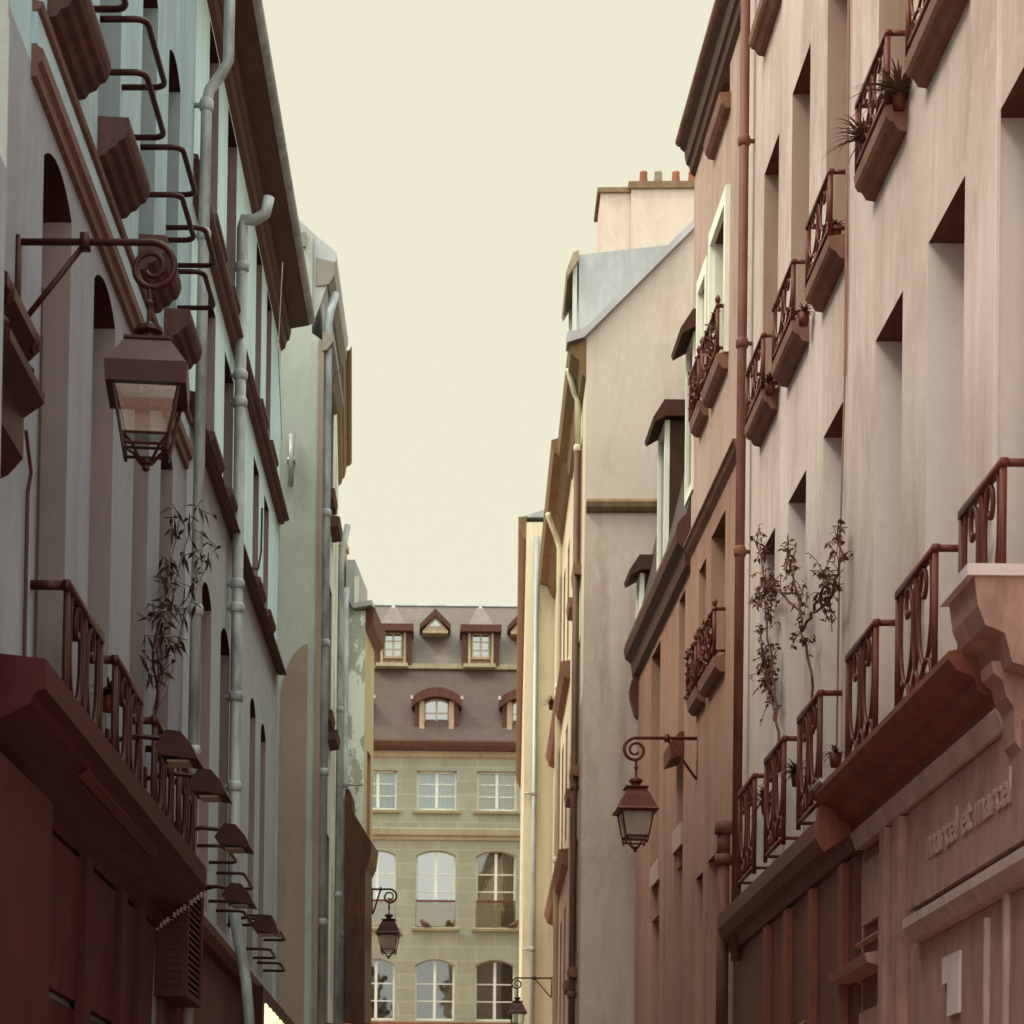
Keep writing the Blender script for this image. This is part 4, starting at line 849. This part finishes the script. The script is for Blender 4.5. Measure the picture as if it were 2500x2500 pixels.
for uc in (852, 1066, 1280):          # arched lower dormers
    d = -.12; k = lambda u, v=1750: XX(uc+u, v, d)
    zb, zt = up(1800, d), up(1705, d); zw0, zw1 = up(1790, d), up(1705, d)
    xa, xb = k(-30), k(30)
    mb = MB(); mb.mat('wood_b').box(k(-54), xa, -1.6, d, zb, zt); mb.box(xb, k(54), -1.6, d, zb, zt); mb.box(xa, xb, -1.6, d-.2, zb, zt); mb.box(xa, xb, d-.2, d, zb, zw0)
    mb.mat('wood_t').box(k(-42), xa+.0, d+.002, d+.03, zb, zt-.1); mb.box(xb, k(42), d+.002, d+.03, zb, zt-.1)
    mb.mat('ledge').box(k(-46), k(42), d, d+.12, zb-.14, zb-.03); o = WE.put(mb, 'dormer')
    A = arc(k(-61), k(61), up(1703, d+.2), up(1678, d+.2)-up(1703, d+.2), 12); B = arc(k(-61), k(61), up(1722, d+.2)-.05, up(1700, d+.2)-up(1722, d+.2)+.05, 12)
    mb = MB(); mb.prism(A+B[::-1], -2.2, d+.22, 'y'); WE.put(mb, 'hood', 'wood_b', o)
    mb = MB(); [mb.box(x-.04, x+.04, d, d+.26, z-.06, z+.05) for x, z in (A[0], A[-1])]; WE.put(mb, 'hood_cap', 'flag', o)
    quadwin(o, xa, xb, zw0, zw1, d-.1, 2, 3, .12, 'wood_t')

# ------------------------------------------------------------------ street lanterns
def lantern(W, s, z, arm, label, k=1.0, twist=0, mi='iron_l', glass='lampglass', brim=0):
    o = W.o+W.t*s+W.k*z; root = Matrix(W.mtx); root.translation = o
    e = tag(empty('street_lantern', root), label, 'street lamp', 'bracket lanterns on the house fronts'); fl = W.flip
    def TW(b_):
        ct, st_ = math.cos(R(twist)), math.sin(R(twist)); b_.v = [(x*ct-(y_-arm)*st_, arm+x*st_+(y_-arm)*ct, z_) for x, y_, z_ in b_.v]
    mb = MB(); r = .020*k
    mb.box(-.03*k, .03*k, 0, .025, -.46*k, .03*k)                       # wall bar
    path = [(0, 0, 0), (0, arm*.86, 0)]; cx, cz = arm+.01*k, -.137*k
    n = 34
    for i in range(n+1):
        q = i/n; a = R(90)-R(600)*q; rr = (.137-.10*q)*k; path.append((0, cx+rr*math.cos(a), cz+rr*math.sin(a)))
    mb.tube([(x, y, zz) for x, y, zz in path], [r]*2+[r*(1-.35*i/n) for i in range(n+1)], 8)
    mb.box(-.035*k, .035*k, arm*.48, arm*.55, -.04*k, .04*k)
    mb.tube([(0, arm*.5, -.02*k), (0, .03, -.45*k)], .016*k, 6); mb.lathe(0, .05*k, [(0, -.02*k), (.02*k, -.01*k)], 6)
    bk = mb.build('bracket', mi, e, True, fl)
    za = -.255*k; mb = MB(); y = arm
    mb.lathe(0, y, [(.014*k, za), (.014*k, -.31*k), (.024*k, -.33*k), (.012*k, -.36*k), (.012*k, -.43*k), (.03*k, -.445*k), (.075*k, -.465*k), (.08*k, -.49*k), (.05*k, -.51*k), (.05*k, -.53*k), (.075*k, -.55*k), (.08*k, -.56*k)], 12)
    a0, a1 = .115*k, .215*k
    if brim:
        mb.frustum(0, y, .205*k, -.79*k, .15*k, -.66*k); mb.frustum(0, y, .15*k, -.66*k, .10*k, -.57*k); mb.frustum(0, y, .235*k, -.82*k, .205*k, -.79*k); mb.frustum(0, y, .2*k, -.84*k, .235*k, -.82*k)
    else:
        mb.frustum(0, y, a1, -.72*k, a0, -.56*k); mb.frustum(0, y, a1, -.83*k, .222*k, -.72*k)
    mb.frustum(0, y, .128*k, -.567*k, .128*k, -.553*k)
    TW(mb); mb.build('hood', mi, e, False, fl)
    mb = MB(); zt, zb = -.83*k, (-1.07 if not brim else -1.10)*k; t_, b_ = .175*k, .118*k
    for sx_ in (-1, 1):
        for sy in (-1, 1): mb.tube([(sx_*t_, y+sy*t_, zt), (sx_*b_*.97, y+sy*b_*.97, zb-.08*k)], .011*k, 5); 
    for zz, hw in ((zb, b_), (zb-.055*k, b_*.96)):
        P = [(-hw, y-hw, zz), (hw, y-hw, zz), (hw, y+hw, zz), (-hw, y+hw, zz), (-hw, y-hw, zz)]
        for p, q in zip(P, P[1:]): mb.tube([p, q], .009*k, 5)
    for sx_ in (-1, 1):
        for sy in (-1, 1): mb.tube([(sx_*b_, y+sy*b_, zb-.005*k), (sx_*b_*.6, y+sy*b_*.6, zb-.05*k), (sx_*.03*k, y+sy*.03*k, zb-.12*k)], .009*k, 5)
    mb.lathe(0, y, [(.04*k, zb-.11*k), (.04*k, zb-.13*k), (.02*k, zb-.14*k), (.022*k, zb-.16*k), (0, zb-.175*k)], 8)
    TW(mb); mb.build('cage', mi, e, False, fl)
    mb = MB(); mb.frustum(0, y, b_-.012*k, zb+.01*k, t_-.012*k, zt); TW(mb); mb.build('glass', glass, e, False, fl)
    return e
s_, z_ = W1.at(50, 600, .02)
lantern(W1, s_, z_+.02, .70, 'large dark iron lantern on a scroll bracket in front of the blue grey house', .96, -6)
s_, z_ = W7.at(1703, 1803, .02)
lantern(W7, s_, z_, .70, 'iron lantern with frosted panes on a scroll bracket before the rosy gable', 1.0, 2, 'iron_r', 'frost', 1)
s_ = 1.25; zl_ = W4.z_(905, 2168, .02)
lantern(W4, s_, 1.6+(2997-2170)/5400*38.3, .31, 'smallest lantern, hanging in front of the limestone building at the street end', .95, 0, 'iron_l', 'frost', 1)
s_ = 1.4; s9 = W9.s_(1310, 2400); lantern(W9, 6.6, 1.6+(3003-2388)/5400*41.9, .66, 'dark lantern low on the sunlit cream house at the right, half lost in shadow', .8, 0, 'iron_l', 'lampglass', 1)

# ------------------------------------------------------------------ hooded shop lamps on the left fronts
def hooded(W, s, z, arm, label):
    root = Matrix(W.mtx); root.translation = W.o+W.t*s+W.k*z; fl = W.flip
    e = tag(empty('shop_lamp', root), label, 'wall lamp', 'hooded lamps over the left shopfronts')
    mb = MB(); mb.tube([(0, 0, -.02), (0, arm*.5, .02), (0, arm, .0)], .018, 6); mb.box(-.04, .04, 0, .02, -.08, .06); mb.build('arm', 'iron_l', e, False, fl)
    mb = MB(); n = 10
    pr = [(arm-.02, .03), (arm+.07, .02), (arm+.14, -.06), (arm+.19, -.16), (arm-.06, -.13), (arm-.1, -.08)]
    mb.prism(pr, -.17, .17, 'x'); mb.build('hood', 'iron_l', e, False, fl)
    mb = MB(); mb.box(-.1, .1, arm-.02, arm+.12, -.165, -.15); mb.build('lens', 'frost', e, False, fl)
lab = ['nearest hooded shop lamp, beside the ornate railings of the blue grey house', 'second hooded shop lamp, on a long bare arm before the thin downpipe', 'third hooded shop lamp, just left of the fat downpipe', 'small hooded shop lamp right of the fat downpipe', 'farthest hooded shop lamp, against the beige flank']
for i, (u, v) in enumerate(((437, 1806), (512, 1897), (572, 2028))):
    s_ = W1.s_(u, v, .48); z_ = W1.z_(u, v, .48)
    hooded(W1, s_, z_, .44, lab[i])
for i, (u, v) in enumerate(((590, 2170), (655, 2245))):
    hooded(W2, W2.s_(u, v, .4), W2.z_(u, v, .4), .34, lab[3+i])

# ------------------------------------------------------------------ sign box at the left frame edge
root = Matrix(W1.mtx); s_, z_ = W1.at(20, 900, .12); root.translation = W1.o+W1.t*(s_-.28)+W1.k*z_+W1.n*.02
e = tag(empty('sign_box', root), 'dark roofed sign box with ball finials, cut by the left edge of the photograph', 'sign')
fl = W1.flip; mb = MB()
mb.prism([(0, .36), (.24, .18), (.24, .12), (.18, .06), (0, .16)], -.4, .36, 'x'); mb.build('roof', 'iron_l', e, False, fl)
mb = MB(); mb.prism([(0, .02), (.27, -.1), (.27, -.15), (.17, -.22), (.17, -.42), (.1, -.5), (0, -.55)], -.45, .34, 'x'); mb.build('body', 'iron_l', e, False, fl)
mb = MB()
for x in (-.3, .28): mb.tube([(x, .15, -.05), (x, .15, .1)], .02, 6); mb.lathe(x, .22, [(0, .2), (.03, .17), (.035, .13), (.03, .1), (0, .07)], 8); mb.lathe(x, .2, [(0, .03), (.03, .0), (.03, -.02), (0, -.05)], 8)
mb.build('finial', 'iron_l', e, True, fl)

# ------------------------------------------------------------------ lit shop signs
s_, z_ = W3.at(672, 2478, .5)
W2s = W2
mb = MB(); a = E2-2.2
root = Matrix(W2.mtx); root.translation = W2.o+W2.t*(W2.s_(648, 2470, .3))+W2.k*W2.z_(648, 2485, .3)+W2.n*.3
e = tag(empty('shop_sign', root), 'lit pale yellow shop sign low at the foot of the beige flank', 'sign'); fl = W2.flip
mb = MB(); mb.box(-.1, 4.4, -.12, -.02, -.25, .32); mb.build('sign_box', 'shop_l', e, False, fl)
mb = MB(); rnd = random.Random(3)
for i in range(9): mb.box(.1+i*.45, .1+i*.45+rnd.uniform(.18, .36), -.02, .0, -.12+rnd.uniform(0, .1), .16); mb.box(.15+i*.45, .3+i*.45, -.02, .0, -.22, -.15)
mb.build('lit_letters', 'lit', e, False, fl)
root = Matrix(W3.mtx); root.translation = W3.o+W3.t*.7+W3.k*(1.6+(2998-2500)/5400*29)+W3.n*.4
e = tag(empty('shop_sign', root), 'small red lit sign under the awning at the bottom edge of the photograph', 'sign'); mb = MB(); mb.box(0, .04, -.08, .02, -.06, .015); mb.build('red_tube', 'litred', e, False, W3.flip)

# ------------------------------------------------------------------ plants
def leafq(mb, p, dr, ln, wd, rnd):
    dr = dr.normalized(); sd2 = dr.cross(Vector((rnd.uniform(-1, 1), rnd.uniform(-1, 1), rnd.uniform(-1, 1))));
    if sd2.length < 1e-3: sd2 = Vector((1, 0, 0))
    sd2 = sd2.normalized()*wd; q = p+dr*ln*.45; e = p+dr*ln-Vector((0, 0, ln*.18))
    mb.poly([p, q+sd2, e, q-sd2])
def plant_root(W, s, d, z, name, label, cat, group=None):
    root = Matrix(W.mtx); root.translation = W.o+W.t*s+W.n*d+W.k*z; return tag(empty(name, root), label, cat, group)
def bamboo(W, base, tops, label, m='leaf_l', ln=.14, seed=1, dens=9):
    rnd = random.Random(seed); s0, d0, z0 = base; e = plant_root(W, s0, d0, z0, 'bamboo_plant', label, 'plant'); st = MB(); lf = MB()
    for (s1, d1, z1) in tops:
        a = Vector((rnd.uniform(-.05, .05), 0, 0)); b = Vector((s1-s0, d1-d0, z1-z0)); P = [a.lerp(b, i/8)+Vector((0, 0, 0))+Vector((.03*math.sin(i*.9), .02*math.sin(i), 0)) for i in range(9)]
        st.tube(P, [.012-.0008*i for i in range(9)], 5)
        for i in range(3, 9):
            for _ in range(2):
                q = P[i]; tw = Vector((rnd.uniform(-1, 1), rnd.uniform(-.6, .6), rnd.uniform(-.1, .6)))*.22; st.tube([q, q+tw], .004, 4)
                for k in range(dens): leafq(lf, q+tw*rnd.uniform(.3, 1), Vector((rnd.uniform(-1, 1), rnd.uniform(-.6, .6), rnd.uniform(-1.0, .3))), ln*rnd.uniform(.6, 1.1), ln*.11, rnd)
    st.build('stem', 'bark' if m != 'leaf_l' else 'iron_l', e, False, W.flip); lf.build('foliage', m, e, False, W.flip)
def Wp(W, u, v, d): s, z = W.at(u, v, d); return (s, d, z)
b0 = Wp(W1, 372, 1750, .12)
bamboo(W1, b0, [Wp(W1, 402, 1400, .1), Wp(W1, 432, 1260, .1), Wp(W1, 470, 1240, .16), Wp(W1, 385, 1490, .14), Wp(W1, 520, 1330, .22)], 'thin dark bamboo growing from a railing beside the thin downpipe', seed=2, dens=3)
def spiky(W, u, v, d, n, ln, label, seed, m='leaf_r'):
    rnd = random.Random(seed); s, dd, z = Wp(W, u, v, d); e = plant_root(W, s, dd, z, 'potted_plant', label, 'plant'); lf = MB(); pt = MB()
    pt.lathe(0, 0, [(.035, -.10), (.05, 0), (.042, 0), (.0, -.02)], 10); pt.build('pot', 'iron_r', e, True, W.flip)
    for i in range(n):
        dr = Vector((rnd.gauss(0, .6), rnd.gauss(0, .45), rnd.uniform(.2, 1))).normalized(); L_ = ln*rnd.uniform(.5, 1.1); P = [Vector((0, 0, 0))]
        for k in range(1, 5): q = k/4; P.append(dr*L_*q-Vector((0, 0, L_*.55*q*q)))
        wv = dr.cross(Vector((0, 0, 1))); wv = (wv.normalized() if wv.length > .01 else Vector((1, 0, 0)))*.011
        for k in range(4):
            w0 = wv*(1-k/4.0)*1.0+wv*.15; w1 = wv*(1-(k+1)/4.0)+wv*.05; lf.poly([P[k]-w0, P[k]+w0, P[k+1]+w1, P[k+1]-w1])
    lf.build('foliage', m, e, False, W.flip)
spiky(W5, 2112, 345, .10, 110, .40, 'large spiky plant drooping through the upper balcony second from the right', 4, 'leaf_g')
spiky(W5, 2195, 232, .06, 110, .42, 'tall spiky plant at the near end of the upper balcony second from the right', 5, 'leaf_g')
spiky(W5, 2040, 555, .08, 40, .12, 'low plant in the middle upper balcony on the pink house', 6, 'leaf_r')
spiky(W5, 1962, 765, .08, 50, .16, 'low bushy plant in the upper balcony left of the middle one', 9, 'leaf_r')
spiky(W5, 1880, 935, .08, 70, .2, 'bushy plant in the farthest upper balcony by the rust red pipe', 10, 'leaf_r')
spiky(W5, 2040, 1840, .1, 30, .22, 'spiky seedling in the lower balcony above the zinc flashing', 11)
spiky(W5, 1870, 1960, .1, 60, .4, 'tangled plant in the farthest lower balcony on the pink house', 12)
spiky(W5, 1945, 1890, .1, 60, .3, 'bushy plant in the second farthest lower balcony on the pink house', 13)
spiky(W1, 265, 1700, .1, 60, .26, 'spiky plant behind the second ornate railing on the left', 14, 'leaf_l')
spiky(W9, 1345, 1720, .1, 70, .4, 'dark clump of plant on a ledge of the sunlit cream house', 15, 'leaf_r')
def vine(W, trunks, seed, label, m='leaf_r', tw=45):
    rnd = random.Random(seed); p0 = Wp(W, *trunks[0][0]); e = plant_root(W, *p0, 'climbing_vine', label, 'plant'); st = MB(); lf = MB(); o = Vector(p0)
    for tr in trunks:
        P = [Vector(Wp(W, *q))-o for q in tr]; D = []
        for i in range(len(P)-1):
            for k in range(5): D.append(P[i].lerp(P[i+1], k/5)+Vector((rnd.gauss(0, .008), rnd.gauss(0, .01), rnd.gauss(0, .008))))
        D.append(P[-1]); n = len(D); st.tube(D, [.013-.008*i/n for i in range(n)], 5)
        for _ in range(int(tw*len(P)/4)):
            i = rnd.randrange(n//3, n); q = D[i]; t = Vector((rnd.gauss(0, .5), rnd.gauss(0, .3), rnd.gauss(.1, .5)))*.16; st.tube([q, q+t*.5+Vector((0, 0, .02)), q+t], .0035, 4)
            for k in range(rnd.randint(2, 5)): leafq(lf, q+t*rnd.uniform(.4, 1), Vector((rnd.uniform(-1, 1), rnd.uniform(-1, 1), rnd.uniform(-1, .6))), rnd.uniform(.02, .07), rnd.uniform(.007, .02), rnd)
    st.build('stem', 'bark', e, False, W.flip); lf.build('foliage', m, e, False, W.flip)
vine(W5, [[(1990, 1790, .1), (1982, 1650, .12), (1960, 1540, .12), (1950, 1450, .12), (1880, 1440, .12), (1850, 1470, .12)], [(1960, 1540, .12), (1985, 1500, .12), (2035, 1450, .12), (2052, 1370, .1), (2045, 1300, .1)],
          [(1950, 1480, .12), (1935, 1400, .12), (1925, 1350, .12)], [(1985, 1490, .12), (2020, 1420, .12), (2015, 1390, .12)], [(1955, 1500, .12), (1890, 1430, .12), (1845, 1450, .12)]], 21, 'branching climber spreading across the lower windows of the pink house', tw=30)
vine(W5, [[(1905, 1850, .1), (1890, 1700, .1), (1880, 1560, .1), (1865, 1420, .1), (1850, 1310, .1)], [(1890, 1700, .1), (1875, 1640, .1), (1858, 1560, .1)], [(1895, 1760, .1), (1880, 1700, .1), (1868, 1620, .1)]], 22, 'thin leafy climber rising beside the rust red pipe', tw=45)

# ------------------------------------------------------------------ pigeons on the far sills
def pigeon(u, v, label, sg=1):
    x, z = WE.at(u, v, .05); root = Matrix(WE.mtx); root.translation = WE.o+WE.t*x+WE.n*.06+WE.k*z
    e = tag(empty('pigeon', root), label, 'bird', 'pigeons on the stone sills'); mb = MB()
    P = [(-.2*sg, 0, .05), (-.12*sg, 0, .09), (-.03*sg, 0, .13), (.05*sg, 0, .16), (.09*sg, 0, .21), (.11*sg, 0, .26), (.14*sg, 0, .265), (.17*sg, 0, .255)]
    mb.tube(P, [.015, .05, .085, .075, .045, .04, .028, .006], 10); mb.tube([(.0, .03, .06), (.0, .03, 0)], .008, 5); mb.tube([(.0, -.03, .06), (.0, -.03, 0)], .008, 5)
    mb.build('body', 'bird', e, True, WE.flip)
pigeon(1038, 2266, 'dark pigeon on the sill of the middle arched window of the limestone building', -1)
pigeon(1254, 2268, 'dark pigeon huddled at the right end of the right arched window sill', 1)
